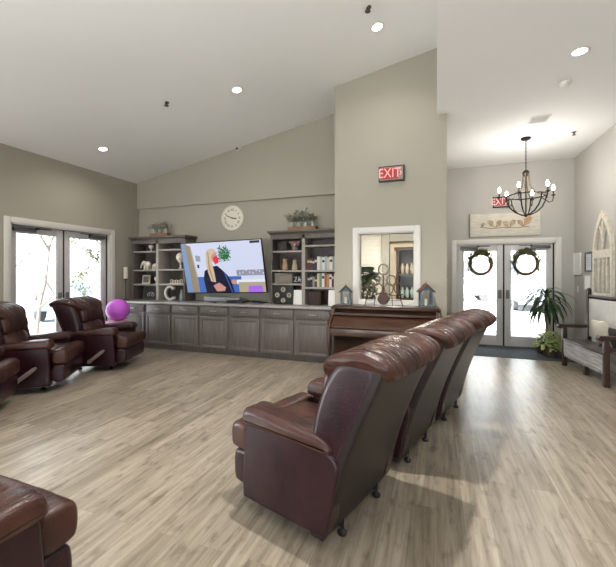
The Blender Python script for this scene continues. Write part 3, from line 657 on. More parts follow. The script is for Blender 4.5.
for a_ in (45, -45):
    for off in (-.12, 0, .12): m.box((-.2, -.003, -.004), (.2, .003, .004), mtx=Matrix.Translation((off, -.022, .1675)) @ Matrix.Rotation(R(a_), 4, 'Y'))
bmesh.ops.delete(m.bm, geom=[v for v in m.bm.verts if abs(v.co.x) > .5], context='VERTS'); m.build('lattice', mat('dark_bronze', (78, 70, 60), .4, metal=.5), bt) if False else m.bm.free()
def book_at(name, label, x, z, w, h, d, rgb, group, lean=0, band=None):
    t = thing(name, label, 'book', (x, YS - .02, z), 0, group); t.rotation_euler = (0, R(lean), 0)
    m = MB(); m.box((0, -.0, 0), (.003, d, h)); m.box((w - .003, 0, 0), (w, d, h)); m.box((.003, 0, 0), (w - .003, .003, h)); m.build('cover', flat('book_%d_%d_%d' % rgb, rgb, .5), t)
    m = MB(); m.box((.003, .003, .004), (w - .003, d - .004, h - .004)); m.build('pages', M_paper, t)
    if band:
        m = MB(); m.box((.002, -.0015, h * .6), (w - .002, 0, h * .78)); m.build('spine_label', flat('band_%d_%d_%d' % band, band, .5), t)
    return t
pal = {'dark red': (92, 32, 34), 'navy': (34, 40, 68), 'white': (222, 220, 214), 'cream': (206, 192, 160), 'grey': (140, 140, 140), 'pale blue': (160, 178, 190), 'tan': (166, 132, 92), 'black': (30, 30, 32), 'sage green': (120, 138, 112), 'rust': (168, 84, 52), 'silver grey': (184, 186, 188), 'brown': (88, 62, 44)}
def books(z, x0, seq, shelfname, group):
    x = x0
    for i, (c, w, h) in enumerate(seq):
        prev = seq[i - 1][0] if i else None
        lab = '%s book on the %s, ' % (c, shelfname) + ('first from the divider' if i == 0 else 'just right of the %s one' % prev if [s[0] for s in seq].count(c) == 1 or True else '')
        lab = '%s book %s on the %s' % (c, 'against the divider' if i == 0 else ('at the right end' if i == len(seq) - 1 else '%s from the divider' % ['', 'second', 'third', 'fourth', 'fifth', 'sixth', 'seventh', 'eighth', 'ninth', 'tenth', 'eleventh', 'twelfth'][i]), shelfname)
        book_at('book', lab, x, z, w, h, .15, pal[c], group, 0, pal['cream'] if c in ('dark red', 'navy', 'brown', 'black') else (pal['navy'] if i % 3 == 0 else None)); x += w + .002
books(1.56, -2.175, [('dark red', .05, .22), ('dark red', .045, .215), ('navy', .04, .20), ('black', .045, .23), ('white', .05, .24), ('silver grey', .04, .235), ('white', .045, .225), ('pale blue', .04, .24), ('cream', .045, .22), ('white', .05, .235), ('grey', .04, .24), ('white', .04, .23)], 'upper book shelf', 'books on the upper shelf')
books(1.26, -2.17, [('black', .05, .20), ('navy', .045, .22), ('grey', .035, .19), ('brown', .045, .17), ('cream', .04, .24), ('sage green', .045, .245), ('white', .045, .25), ('rust', .04, .235), ('tan', .045, .24), ('white', .04, .23), ('dark red', .04, .24), ('silver grey', .045, .24)], 'lower book shelf', 'books on the lower shelf')
m = MB(); m.box((-.08, 0, 0), (.08, .02, .26), .002); m.xf(Matrix.Rotation(R(-6), 4, 'X')); one('white_card', m, M_paper, 'white upright card beside the black medallion box', 'card', (-2.34, 5.97, CT + .002))
m = MB(); m.box((-.09, 0, 0), (.09, .02, .27), .002); m.xf(Matrix.Rotation(R(-6), 4, 'X')); one('white_card', m, M_paper, 'white upright card at the right end of the countertop', 'card', (-1.66, 5.90, CT + .002))
m = MB(); m.box((-.12, -.09, 0), (.12, .09, .24), .01); one('dark_basket', m, mat('dark_wicker', (60, 44, 40), .8, var=.4, vscale=60, bump=.4), 'dark reddish basket at the bottom right of the right bookcase', 'basket', (-2.02, YS, CT))

# ------------------------------------------------------------------ greenery on top of the bookcases
def greenery(label, x, y, z, m_leaf, m_box, w, jars, hh, seed):
    random.seed(seed); t = thing('plant_tray', label, 'plant arrangement', (x, y, z))
    m = MB(); m.box((-w / 2, -.06, 0), (w / 2, .06, .012)); m.box((-w / 2, -.06, .012), (w / 2, -.05, .07)); m.box((-w / 2, .05, .012), (w / 2, .06, .07)); m.box((-w / 2, -.05, .012), (-w / 2 + .01, .05, .07)); m.box((w / 2 - .01, -.05, .012), (w / 2, .05, .07)); m.build('tray', m_box, t)
    for j in range(jars):
        jx = -w * .36 + w * .72 * j / (jars - 1); m = MB(); m.lathe([(.03, .013), (.036, .03), (.036, .13), (.024, .145), (.026, .16)], (jx, 0, 0), 14); jr = m.build('jar', mat('frosted_jar', (160, 168, 160), .25), t)
        m = MB()
        for k in range(16):
            a = random.uniform(0, 2 * PI); e = random.uniform(.2, 1.2); d = Vector((math.cos(a) * math.cos(e), math.sin(a) * math.cos(e) * .6, math.sin(e) + .15)); L = random.uniform(.06, hh)
            b = Vector((jx, 0, .15)); tip = b + d.normalized() * L; m.tube([b, tip], .0025, 4)
            for q in range(5): m.leaf(b + d.normalized() * L * (.35 + .16 * q), (random.uniform(-1, 1), random.uniform(-.6, .6), random.uniform(-.2, 1)), random.uniform(.05, .08), .028, .5, n=3)
        m.build('foliage', m_leaf, t, fixn=False)
    return t
greenery('pale flowered greenery in a wooden tray on the left bookcase', -5.52, 6.12, 2.275, mat('pale_sage_leaf', (112, 116, 98), .6, rgb2=(215, 208, 192), vscale=35), M_crate, .46, 3, .19, 3)
greenery('dusty green stems in jars in a wooden tray on the right bookcase', -2.29, 6.10, 2.275, M_sage, M_crate, .54, 4, .22, 4)

# wall clock
ck = thing('wall_clock', 'round cream wall clock with black numerals above the television', 'clock', (-3.86, YB - .045, 2.61))
m = MB(); m.lathe([(.0, 0), (.235, 0), (.25, .01), (.255, .03), (.235, .042), (.225, .03), (.0, .03)], n=48); m.xf(Matrix.Rotation(R(90), 4, 'X')); m.build('face', mat('clock_cream', (226, 220, 204), .5), ck)
for k, s_ in enumerate(['XII', 'I', 'II', 'III', 'IIII', 'V', 'VI', 'VII', 'VIII', 'IX', 'X', 'XI']):
    a = R(30 * k); text_part(s_, .062, M_blackp, 'numeral', ck, (.165 * math.sin(a), -.031, .165 * math.cos(a)), (R(90), a, 0), .001)
for a_, l_, w_ in ((R(100), .10, .010), (R(293), .145, .007)):
    m = MB(); m.box((-w_, -.038, -.02), (w_, -.034, l_)); m.xf(Matrix.Rotation(a_, 4, 'Y')); m.build('hand', M_blackp, ck)
m = MB(); m.cyl((0, -.03, 0), (0, -.042, 0), .014); m.build('hub', M_blackp, ck)

# ------------------------------------------------------------------ piano
pt = thing('upright_piano', 'brown walnut spinet piano under the interior window', 'piano', (-.725, YC, 0))
X0, X1 = -.735, .765
def yz(p): return [(a - YC, b) for a, b in p]
m = MB(); m.extr(yz([(5.395, .06), (5.395, .99), (5.16, .99), (5.13, .95), (5.12, .60), (5.12, .06)]), 'yz', X0 + .03, X1 - .03); M_pm = mat('matte_walnut', (58, 38, 27), .7, var=.35, vscale=3, stretch=(1.5, 14, 14), spec=.15); m.build('case', M_pm, pt)
m = MB(); m.box((X0 - .01, 5.08 - YC, .99), (X1 + .01, 5.40 - YC, 1.015), .006); m.box((X0 + .01, 5.11 - YC, 1.015), (X1 - .01, 5.40 - YC, 1.035), .006); m.build('lid', M_piano, pt)
m = MB(); m.box((X0 + .03, 5.06 - YC, .90), (X1 - .03, 5.13 - YC, .915), .003); m.box((X0 + .03, 5.085 - YC, .915), (X1 - .03, 5.12 - YC, .93)); m.build('music_ledge', M_piano, pt)
m = MB(); m.extr(yz([(5.12, .89), (5.10, .895), (4.90, .785), (4.868, .765), (4.862, .745), (4.90, .735), (5.12, .735)]), 'yz', X0 + .05, X1 - .05); m.build('fallboard', M_piano, pt)
m = MB(); m.box((X0 + .03, 4.845 - YC, .635), (X1 - .03, 5.13 - YC, .735), .008); m.build('keybed', M_piano, pt)
for x in (X0, X1 - .05):
    m = MB(); m.extr(yz([(5.13, .62), (4.84, .62), (4.835, .77), (4.87, .80), (5.07, .91), (5.10, .99), (5.13, .99)]), 'yz', x, x + .05); m.build('cheek', M_piano, pt)
    m = MB(); m.box((x, 5.10 - YC, .0), (x + .05, 5.395 - YC, .99), .004); m.build('side_panel', M_pianod, pt)
    cx = x + .03; prof = [(4.885, .62, .035), (4.87, .56, .034), (4.872, .46, .026), (4.895, .33, .019), (4.905, .18, .015), (4.895, .09, .017), (4.865, .04, .024), (4.85, .015, .026), (4.85, 0, .022)]
    m = MB(); m.tube([(cx, a - YC, b) for a, b, c_ in prof], [c_ for a, b, c_ in prof], 10); m.build('leg', M_pianod, pt)
m = MB(); m.box((X0 + .05, 5.095 - YC, .12), (X1 - .05, 5.12 - YC, .52), .01); m.box((X0 + .12, 5.06 - YC, .525), (X1 - .12, 5.12 - YC, .545), .005); m.build('lower_panel', M_pm, pt)
for k in (-.06, .0, .06):
    m = MB(); m.tube([(.02 + k, 5.10 - YC, .10), (.02 + k, 5.02 - YC, .075), (.02 + k, 4.97 - YC, .06)], [.008, .01, .018], 8); m.build('pedal', mat('aged_brass', (150, 120, 70), .35, metal=.8), pt)
def birdhouse(label, x, y, rz, s, roofc):
    t = thing('birdhouse_lantern', label, 'lantern', (x, y, 1.036), rz, 'birdhouse lanterns on the piano')
    mb_ = mat('weathered_blue', (92, 106, 118), .7, var=.3, vscale=20)
    m = MB(); m.box((-.085 * s, -.07 * s, 0), (.085 * s, .07 * s, .022), .003); m.build('base', mb_, t)
    for a in (-1, 1):
        for b in (-1, 1): m = MB(); m.box((a * .07 * s - .011, b * .055 * s - .011, .022), (a * .07 * s + .011, b * .055 * s + .011, .215 * s)); m.build('post', mb_, t)
    m = MB(); m.box((-.075 * s, -.062 * s, .215 * s), (.075 * s, .062 * s, .23 * s)); m.extr([(-.06 * s, .23 * s), (.06 * s, .23 * s), (0, .30 * s)], 'xz', -.05 * s, .05 * s); m.build('gable', mb_, t)
    m = MB()
    for a in (-1, 1): m.box((-.005, -.085 * s, -.0), (.006, .085 * s, .15 * s), mtx=Matrix.Translation((a * .108 * s, 0, .20 * s)) @ Matrix.Rotation(R(-46) * a, 4, 'Y'))
    m.build('roof', mat('roof_%d' % roofc[0], roofc, .7, var=.3, vscale=20), t)
    m = MB(); m.lathe([(.018, .022), (.02, .03), (.02, .11), (0, .11)], n=12); m.build('candle', M_cream, t)
    m = MB(); m.tube([(0, 0, .30 * s), (-.012, 0, .32 * s), (0, 0, .335 * s), (.012, 0, .32 * s), (0, 0, .30 * s)], .003, 6); m.build('hook', M_iron, t)
    return t
birdhouse('slim blue birdhouse lantern at the left end of the piano top', -1.28, 5.24, R(8), .92, (70, 66, 62))
birdhouse('blue birdhouse lantern with a rust brown roof at the right end of the piano', -.145, 5.24, R(14), 1.04, (104, 66, 52))
# wrought iron rack on the piano with six rings
rt = thing('ring_rack', 'wrought iron rack with rings and scrolled feet on the piano top', 'rack', (-.725, 5.23, 1.036))
m = MB()
m.tube([(-.27, .05, .0), (-.25, 0, .07), (-.235, 0, .13), (-.25, 0, .165), (-.275, 0, .17)], .0065, 6); m.tube([(.27, .05, .0), (.25, 0, .07), (.235, 0, .13), (.25, 0, .165), (.275, 0, .17)], .0065, 6)
m.tube([(-.27, 0, .165), (-.18, 0, .145), (-.09, 0, .16), (0, 0, .185), (.09, 0, .16), (.18, 0, .145), (.27, 0, .165)], .0065, 6)
m.tube([(-.25, 0, .08), (.25, 0, .08)], .005, 6); m.tube([(-.27, .05, .005), (-.27, -.06, .005)], .006, 6); m.tube([(.27, .05, .005), (.27, -.06, .005)], .006, 6)
m.tube([(-.13, .0, .0), (-.12, 0, .155)], .005, 6); m.tube([(.13, .0, .0), (.12, 0, .155)], .005, 6); m.build('stand', M_iron, rt)
for cx, cz, rx, rz_ in ((-.075, .245, .062, .075), (.075, .245, .062, .075), (-.11, .365, .062, .072), (.11, .365, .062, .072), (-.2, .26, .05, .07), (.2, .26, .05, .07), (0, .52, .07, .075)):
    m = MB(); m.tube([(cx + rx * math.cos(a), 0, cz + rz_ * math.sin(a)) for a in [2 * PI * k / 22 for k in range(22)]], .0095, 6, True); m.build('ring', mat('pale_bronze', (96, 84, 68), .5, metal=.4), rt)
m = MB(); m.tube([(0, 0, .17), (0, 0, .45)], .008, 6); m.build('spine', M_iron, rt)
m = MB(); m.lathe([(0, 0), (.075, 0), (.082, .008), (.07, .02), (.0, .022)], n=28); m.xf(Matrix.Translation((0, -.01, .10)) @ Matrix.Rotation(R(90), 4, 'X')); m.build('round_plaque', mat('carved_brown', (70, 48, 38), .5, var=.4, vscale=40), rt)

# ------------------------------------------------------------------ signs on the walls
def exit_sign(label, x, y, z, w, h, arrow=True):
    t = thing('exit_sign', label, 'exit sign', (x, y, z))
    m = MB(); m.box((-w / 2, -.055, -h / 2), (w / 2, 0, h / 2), .006); m.build('housing', mat('bronze_housing', (44, 38, 36), .5), t)
    m = MB(); m.box((-w / 2 + .018, -.058, -h / 2 + .018), (w / 2 - .018, -.055, h / 2 - .018)); m.build('face_plate', mat('exit_face', (150, 132, 126), .5), t)
    g = glow('exit_red_glow', (255, 176, 170), 1.25)
    m = MB(); m.box((-w * .40, -.0588, -h * .36), (w * .27, -.0575, h * .36)); m.build('red_lens', glow('exit_red_lens', (196, 62, 62), .8), t)
    a = text_part('EXIT', h * .86, g, 'lettering', t, (-.024, -.062, .0), (R(90), 0, 0), .002, sx=.82)
    if arrow:
        m = MB(); s = h * .13; cx = w / 2 - .05; m.extr([(cx - s * .5, s), (cx - s * .1, s), (cx + s * .6, 0), (cx - s * .1, -s), (cx - s * .5, -s), (cx + s * .15, 0)], 'xz', -.062, -.058); m.build('arrow', g, t)
    return t
exit_sign('lit red EXIT sign with arrow high on the centre wall above the piano', -.63, YC, 2.965, .37, .225)
exit_sign('lit red EXIT sign over the entrance doors behind the chandelier', 1.24, YF, 2.97, .30, .22, False)
# bird board above the entrance
bb = thing('wall_art_board', 'whitewashed board with painted birds on a branch above the entrance doors', 'wall art', (1.30, YF, 2.505))
m = MB(); m.box((-.64, -.035, -.235), (.64, 0, .235), .003); m.build('board', mat('whitewashed_planks', (206, 200, 186), .7, var=.12, vscale=5, stretch=(1.5, 10, 10)), bb)
m = MB(); m.box((-.66, -.04, -.25), (-.64, 0, .25)); m.build('edge_strip', mat('grey_edge', (120, 116, 106), .7), bb)
m = MB(); m.tube([(-.45, -.038, -.03), (-.25, -.038, -.075), (0, -.038, -.06), (.25, -.038, -.075), (.45, -.038, -.05)], .006, 6); m.build('branch', M_twig, bb)
for i, (bx, bz, s, c) in enumerate([(-.40, .0, .7, (110, 104, 92)), (-.25, .02, 1.1, (138, 112, 82)), (-.10, .01, 1.1, (120, 106, 84)), (.03, .0, 1.0, (150, 120, 84)), (.15, .01, 1.1, (126, 110, 88)), (.29, .01, 1.0, (140, 118, 92)), (.42, .045, 1.4, (176, 120, 84))]):
    m = MB(); sg = -1 if i % 2 else 1
    m.extr([(bx + sg * s * a, bz + s * b) for a, b in [(-.075, -.07), (-.045, -.03), (-.05, .03), (-.015, .068), (.02, .078), (.048, .06), (.068, .05), (.05, .038), (.042, 0), (.015, -.035), (-.03, -.055)]], 'xz', -.04, -.035); m.build('painted_bird', mat('bird_%d' % i, c, .7, rgb2=(200, 178, 146), vscale=30), bb)

# wreaths on the entrance doors
def wreath(label, x, rz, seed):
    random.seed(seed); t = thing('wreath', label, 'wreath', (x, YF + .0, 1.70), 0, 'wreaths on the entrance doors')
    m = MB()
    for j in range(5):
        m.tube([(math.cos(a) * (.205 + .02 * math.sin(3 * a + j * 1.3)), -.02 + .02 * math.cos(5 * a + j * 2), math.sin(a) * (.215 + .02 * math.cos(4 * a + j * 1.7))) for a in [2 * PI * k / 40 for k in range(40)]], .014, 6, True)
    m.build('twig_ring', M_twig, t)
    m = MB()
    for k in range(420):
        a = random.gauss(PI / 2, .95); r_ = random.uniform(.17, .26); c = (math.cos(a) * r_, random.uniform(-.06, .0), math.sin(a) * r_)
        m.leaf(c, (math.cos(a) + random.uniform(-1.2, 1.2), random.uniform(-1, .3), math.sin(a) + random.uniform(-1.2, 1.2)), random.uniform(.06, .10), .036, .3, n=3)
    m.build('greenery', mat('wreath_green', (84, 92, 56), .6, rgb2=(140, 138, 92), vscale=30), t, fixn=False)['kind'] = 'stuff'
    m = MB(); m.box((-.012, -.045, .19), (.012, -.02, .245)); m.build('ribbon_hanger', M_paper, t)
    return t
wreath('twig and greenery wreath on the left entrance door leaf', .865, 0, 11)
wreath('twig and greenery wreath on the right entrance door leaf', 1.69, 0, 12)

# ------------------------------------------------------------------ chandelier
CHX, CHY = 1.39, 6.85
ch = thing('chandelier', 'dark iron candle chandelier hanging before the entrance doors', 'chandelier', (CHX, CHY, 0))
m = MB(); m.lathe([(0, HF - .035), (.06, HF - .03), (.075, HF - .01), (.075, HF)], n=24); m.build('canopy', M_iron, ch)
for k in range(17):
    z = HF - .05 - k * .030; m_ = MB(); a = (k % 2) * PI / 2
    m_.tube([(.010 * math.cos(t_) * math.cos(a), .010 * math.cos(t_) * math.sin(a), z + .021 * math.sin(t_)) for t_ in [2 * PI * j / 8 for j in range(8)]], .0035, 5, True)
    if k == 0: mm_ = m_
    else:
        tmp = bpy.data.meshes.new('t'); m_.bm.to_mesh(tmp); mm_.bm.from_mesh(tmp); m_.bm.free(); bpy.data.meshes.remove(tmp)
mm_.build('chain', M_iron, ch)
m = MB(); m.lathe([(.0, 3.21), (.03, 3.21), (.05, 3.19), (.055, 3.17), (.05, 3.16), (.045, 3.12), (.03, 3.11), (.0, 3.10)], n=20); m.cyl((0, 0, 3.12), (0, 0, 2.47), .010); m.ball((0, 0, 2.465), .028, 12); m.build('hub', M_iron, ch)
for k in range(6):
    a = 2 * PI * k / 6 + R(5); c_, s_ = math.cos(a), math.sin(a)
    pr = [(.045, 3.17), (.05, 3.05), (.07, 2.95), (.13, 2.86), (.22, 2.81), (.30, 2.79)]
    m = MB(); m.tube([(r_ * c_, r_ * s_, z) for r_, z in pr], .008, 6); m.build('upper_strap', mat('grey_wood_bead', (110, 98, 84), .7), ch)
    pr = [(.30, 2.79), (.285, 2.70), (.24, 2.60), (.16, 2.52), (.07, 2.475), (.0, 2.465)]
    m = MB(); m.tube([(r_ * c_, r_ * s_, z) for r_, z in pr], .011, 6); m.build('lower_strap', M_iron, ch)
    m = MB(); m.tube([(r_ * c_, r_ * s_, z) for r_, z in [(.30, 2.70), (.34, 2.665), (.385, 2.68), (.40, 2.73), (.40, 2.77)]], .007, 6)
    m.lathe([(.008, 2.765), (.032, 2.78), (.034, 2.788), (.012, 2.79)], (.40 * c_, .40 * s_, 0), 14); am = m.build('arm', M_iron, ch)
    m = MB(); m.cyl((.40 * c_, .40 * s_, 2.79), (.40 * c_, .40 * s_, 2.86), .011, n=10); m.build('candle_sleeve', mat('dark_sleeve', (70, 58, 48), .6), am)
    m = MB(); m.lathe([(.008, 2.86), (.020, 2.878), (.025, 2.90), (.016, 2.93), (.003, 2.955)], (.40 * c_, .40 * s_, 0), 10); m.build('bulb', glow('candle_bulb_glow', (255, 238, 214), 30), am)
    l = bpy.data.lights.new('candle_lamp', 'POINT'); l.energy = CANDLE_W; l.shadow_soft_size = .03; l.color = (1, .98, .96)
    o = bpy.data.objects.new('candle_lamp', l); COL.objects.link(o); o.parent = ch; o.location = (.40 * c_, .40 * s_, 2.995)
m = MB(); m.tube([(.30 * math.cos(a), .30 * math.sin(a), 2.79) for a in [2 * PI * k / 36 for k in range(36)]], .011, 6, True); m.build('ring', M_iron, ch)

# ------------------------------------------------------------------ ceiling fixtures
rise = math.atan(.193)
def can_light(label, x, y, flat_, group, power=1.0):
    z = HF if flat_ else slope(x); t = thing('ceiling_light', label, 'ceiling light', (x, y, z), 0, group); t.rotation_euler = (0, 0 if flat_ else -rise, 0)
    m = MB(); m.lathe([(.062, 0), (.09, 0), (.09, -.006), (.078, -.012), (.062, -.006), (.062, 0)], n=28, caps=False); m.build('trim_ring', M_white, t)
    m = MB(); m.lathe([(0, -.002), (.064, -.002), (.064, -.005), (0, -.005)], n=24); m.build('lens', glow('can_light_glow', (255, 246, 230), 14), t)
    l = bpy.data.lights.new('can_lamp', 'SPOT'); l.energy = SPOT_W * power; l.spot_size = R(150 if power < 4 else 110); l.spot_blend = .8 if power < 4 else .5; l.shadow_soft_size = .05 if power < 4 else .035; l.color = CAN_COL
    o = bpy.data.objects.new('can_lamp', l); COL.objects.link(o); o.parent = t; o.location = (0, 0, -.03); o.rotation_euler = (0, 0 if flat_ else rise, 0)
    return t
G = 'recessed ceiling lights'
can_light('recessed light high in the vaulted ceiling above the piano wall', -.70, 4.5, False, G)
can_light('recessed light in the vaulted ceiling above the television', -2.74, 4.58, False, G)
can_light('recessed light in the vaulted ceiling nearest the left wall', -5.43, 4.66, False, G)
can_light('recessed light in the flat ceiling on the right', 1.36, 4.36, True, G)
for x, fl, p in ((-.70, False, 13.0), (-2.74, False, 1.3), (-5.43, False, 1), (1.36, True, 1)):
    can_light('recessed light outside the picture', x, 2.35, fl, 'recessed ceiling lights out of view', p)
for x, fl in ((-.70, False), (-2.74, False), (-5.43, False), (1.36, True)):
    can_light('recessed light outside the picture', x, 0.0, fl, 'recessed ceiling lights out of view', 1.0)
def sprinkler(label, x, y, z, s=1):
    t = thing('sprinkler', label, 'sprinkler', (x, y, z)); m = MB(); m.lathe([(.035 * s, 0), (.035 * s, -.006), (.015 * s, -.012), (.012 * s, -.045), (.0, -.045)], n=16); m.build('escutcheon', mat('bronze_sprinkler', (92, 84, 80), .5, metal=.4), t)
    m = MB(); m.lathe([(.0, -.045), (.028 * s, -.047), (.028 * s, -.052), (.0, -.054)], n=14); m.build('deflector', MATS['bronze_sprinkler'], t)
sprinkler('dark sprinkler head in the vaulted ceiling left of the television light', -3.71, 4.24, slope(-3.71) + .01, 1.2)
sprinkler('dark sprinkler head at the top edge beside the highest ceiling light', -.75, 4.13, slope(-.75) + .01, 1.2)
sprinkler('small sprinkler in the flat ceiling between chandelier and right wall', 2.05, 6.81, HF, .9)
m = MB(); m.lathe([(.065, 0), (.065, -.012), (.05, -.04), (.0, -.045)], n=24); one('smoke_detector', m, M_white, 'white smoke detector on the flat ceiling beside the recessed light', 'smoke detector', (1.42, 5.02, HF))
vt = thing('ceiling_vent', 'white slatted air vent in the flat ceiling near the chandelier', 'vent', (1.40, 6.08, HF))
m = MB(); m.box((-.13, -.13, -.01), (.13, -.105, 0)); m.box((-.13, .105, -.01), (.13, .13, 0)); m.box((-.13, -.105, -.01), (-.105, .105, 0)); m.box((.105, -.105, -.01), (.13, .105, 0)); m.build('frame', M_white, vt)
m = MB(); [m.box((-.105, -.1 + k * .026, -.008), (.105, -.09 + k * .026, -.001)) for k in range(8)]; m.build('slats', mat('vent_grey', (190, 190, 186), .5), vt)
sc_ = thing('security_camera', 'small security camera high on the back wall', 'camera', (-3.66, YB - .11, slope(-3.66) - .03))
m = MB(); m.box((-.025, -.02, -.02), (.025, 0, .02)); m.cyl((0, -.01, 0), (0, -.07, -.02), .008); m.build('bracket', M_white, sc_)
m = MB(); m.cyl((0, -.05, -.03), (.02, -.15, -.05), .03, n=14); m.build('camera_body', M_white, sc_); m = MB(); m.cyl((.02, -.15, -.05), (.022, -.157, -.0515), .027, n=14); m.build('lens', M_blackp, sc_)

# ------------------------------------------------------------------ ball, side table, cloth behind the recliners
BX, BY = -5.64, 5.16
st = thing('side_table', 'small round table under the pink floral cloth', 'table', (BX, BY, 0))
m = MB(); m.lathe([(0, .58), (.22, .58), (.225, .59), (.22, .60), (0, .60)], n=28); m.build('table_top', M_pianod, st); m = MB(); m.cyl((0, 0, .02), (0, 0, .58), .025); m.lathe([(.15, 0), (.15, .02), (.02, .04)], n=20); m.build('pedestal', M_pianod, st)
def cloth():
    m = MB(); n = 64; rings = []
    for r_, z in [(.001, .607), (.12, .607), (.225, .606), (.238, .595)] + [(.24, .595 - .05 * k) for k in range(1, 7)]:
        d = max(0, (.60 - z)); rings.append([((r_ + d * (.12 + .10 * math.sin(9 * a + 1))) * math.cos(a), (r_ + d * (.12 + .10 * math.sin(9 * a + 1))) * math.sin(a), z) for a in [2 * PI * k / n for k in range(n)]])
    m.loft(rings, caps=False); return m
fm = mat('pink_floral_cloth', (196, 140, 150), .8, rgb2=(232, 218, 206), vscale=22)
one('tablecloth', cloth(), fm, 'pink and cream floral cloth draped under the purple ball', 'tablecloth', (BX, BY, 0))
bm_ = mat('magenta_ball', (216, 104, 232), .4)
nt = bm_.node_tree; vo = nt.nodes.new('ShaderNodeTexVoronoi'); vo.inputs['Scale'].default_value = 42; tcn = nt.nodes.new('ShaderNodeTexCoord'); nt.links.new(tcn.outputs['Object'], vo.inputs['Vector'])
bu = nt.nodes.new('ShaderNodeBump'); bu.inputs['Strength'].default_value = .5; bu.inputs['Distance'].default_value = .01; nt.links.new(vo.outputs['Distance'], bu.inputs['Height']); nt.links.new(bu.outputs[0], nt.nodes['Principled BSDF'].inputs['Normal'])
m = MB(); m.ball((0, 0, .205), .205, 40); one('exercise_ball', m, bm_, 'bright purple bumpy ball in front of the left end cabinet', 'ball', (BX, BY, .609))

# ------------------------------------------------------------------ foyer: mat, console, plants, bench, wall decor
m = MB(); m.box((.17, 7.22, 0), (2.26, 8.30, .008), .002); one('entrance_mat', m, mat('slate_mat', (72, 78, 84), .9, var=.3, vscale=60), 'slate grey walk-off mat inside the entrance doors', 'mat')
cs = thing('console_cabinet', 'low pale cabinet with dark top behind the row of recliners', 'cabinet', (.33, 6.75, 0))
m = MB(); m.box((-.18, -.4, .04), (.13, .4, .74), .004); m.build('body', mat('pale_grey_cabinet', (176, 174, 168), .5), cs); m = MB(); m.box((-.182, -.43, .74), (.16, .43, .775), .004); m.build('top', mat('dark_top', (52, 48, 46), .35), cs)
for z in (1.42, 1.16):
    frame('dark framed picture on the foyer side of the centre wall, %s one' % ('upper' if z > 1.3 else 'lower'), .146, 6.0, z, .26, .22, M_blackp, M_paper, rz=R(90), lean=0, b=.025, name='picture_frame', cat='picture frame')
PX, PY = 1.93, 7.88
pl = thing('corn_plant', 'tall dracaena with drooping dark leaves beside the entrance doors', 'plant', (PX, PY, .009))
m = MB(); m.lathe([(.13, 0), (.15, .02), (.175, .22), (.18, .24), (.165, .24), (.15, .21), (0, .21)], n=28); m.build('pot', mat('brown_pot', (88, 72, 58), .6), pl)
m = MB(); m.tube([(0, 0, .2), (.012, 0, .5), (-.005, .01, .8), (.0, 0, 1.10)], [.026, .024, .022, .02], 10); m.build('trunk', mat('cane_bark', (158, 140, 112), .8, var=.2, vscale=20), pl)
random.seed(21); m = MB()
for k in range(52):
    a = k * 2.399; e = R(72) - (k / 52) * R(85); L = random.uniform(.42, .60) * (1.0 if k > 8 else .7)
    m.leaf((0, 0, 1.10 - .2 * k / 52), (math.cos(a) * math.cos(e), math.sin(a) * math.cos(e), math.sin(e)), L, .062, 2.1 + .4 * random.random(), n=9, fold=.3)
m.build('leaves', M_leaf, pl, fixn=False)
pp = thing('pothos_plant', 'bushy lime green plant at the foot of the tall dracaena', 'plant', (PX - .02, PY - .30, .009))
m = MB(); m.lathe([(.085, 0), (.10, .02), (.115, .16), (.10, .16), (.09, .14), (0, .14)], n=24); m.build('pot', MATS['brown_pot'], pp)
random.seed(22); m = MB()
for k in range(260):
    a = random.uniform(0, 2 * PI); e = random.uniform(-.5, 1.4); r_ = random.uniform(.10, .25); c = (math.cos(a) * math.cos(e) * r_, math.sin(a) * math.cos(e) * r_ * .8, .24 + math.sin(e) * r_ * .95)
    m.leaf(c, (math.cos(a) + random.uniform(-.5, .5), math.sin(a) + random.uniform(-.5, .5), random.uniform(-.4, .8)), random.uniform(.06, .10), .055, .8, n=3)
m.build('leaves', M_leafl, pp, fixn=False)

# bench, local: y along its length (0 = near end), x from front (0) to back
be = thing('settle_bench', 'dark wooden settle bench with pale weathered front along the right wall', 'bench', (2.075, 5.76, 0), R(7.0))
BL, BD = 1.22, .40
for y in (0, BL - .06):
    m = MB(); m.box((0, y, 0), (.06, y + .06, .64), .004); m.build('leg', M_bench, be)
    m = MB(); m.extr([(BD - .06, 0), (BD, 0), (BD + .0, .42), (BD + .0, 1.24), (BD - .02, 1.27), (BD - .05, 1.24), (BD - .06, .42)], 'xz', y, y + .06); m.build('back_post', M_bench, be)
    m = MB(); m.box((-.045, y - .012, .625), (BD - .03, y + .072, .675), .014); m.tube([(-.04, y - .012, .64), (-.04, y + .072, .64)], .036, 12); m.build('armrest', M_bench, be)
m = MB(); m.box((.05, .30 + .3, 0), (.10, .36 + .3, .30), .003); m.build('leg', M_bench, be)
m = MB(); poly = [(.06, .42), (.06, .205)]; ns = 17
for k in range(ns):
    y = .06 + (BL - .12) * k / ns; dy = (BL - .12) / ns; poly += [(y + dy * .15, .20), (y + dy * .3, .165), (y + dy * .5, .155), (y + dy * .7, .165), (y + dy * .85, .20)]
poly += [(BL - .06, .205), (BL - .06, .42)]
poly = [(a, b) for a, b in poly][::-1]; m.extr(poly, 'yz', .005, .035); m.build('front_panel', M_benchw, be)
m = MB(); m.box((-.005, .06, .415), (BD - .06, BL - .06, .445), .005); m.build('seat', mat('worn_seat_wood', (78, 68, 66), .3, var=.3, vscale=4, stretch=(10, 1.2, 10)), be)
m = MB(); poly = [(.06, .95), (.06, 1.15)]
for k in range(ns):
    y = .06 + (BL - .12) * k / ns; dy = (BL - .12) / ns; poly += [(y + dy * .15, 1.15), (y + dy * .3, 1.18), (y + dy * .5, 1.19), (y + dy * .7, 1.18), (y + dy * .85, 1.15)]
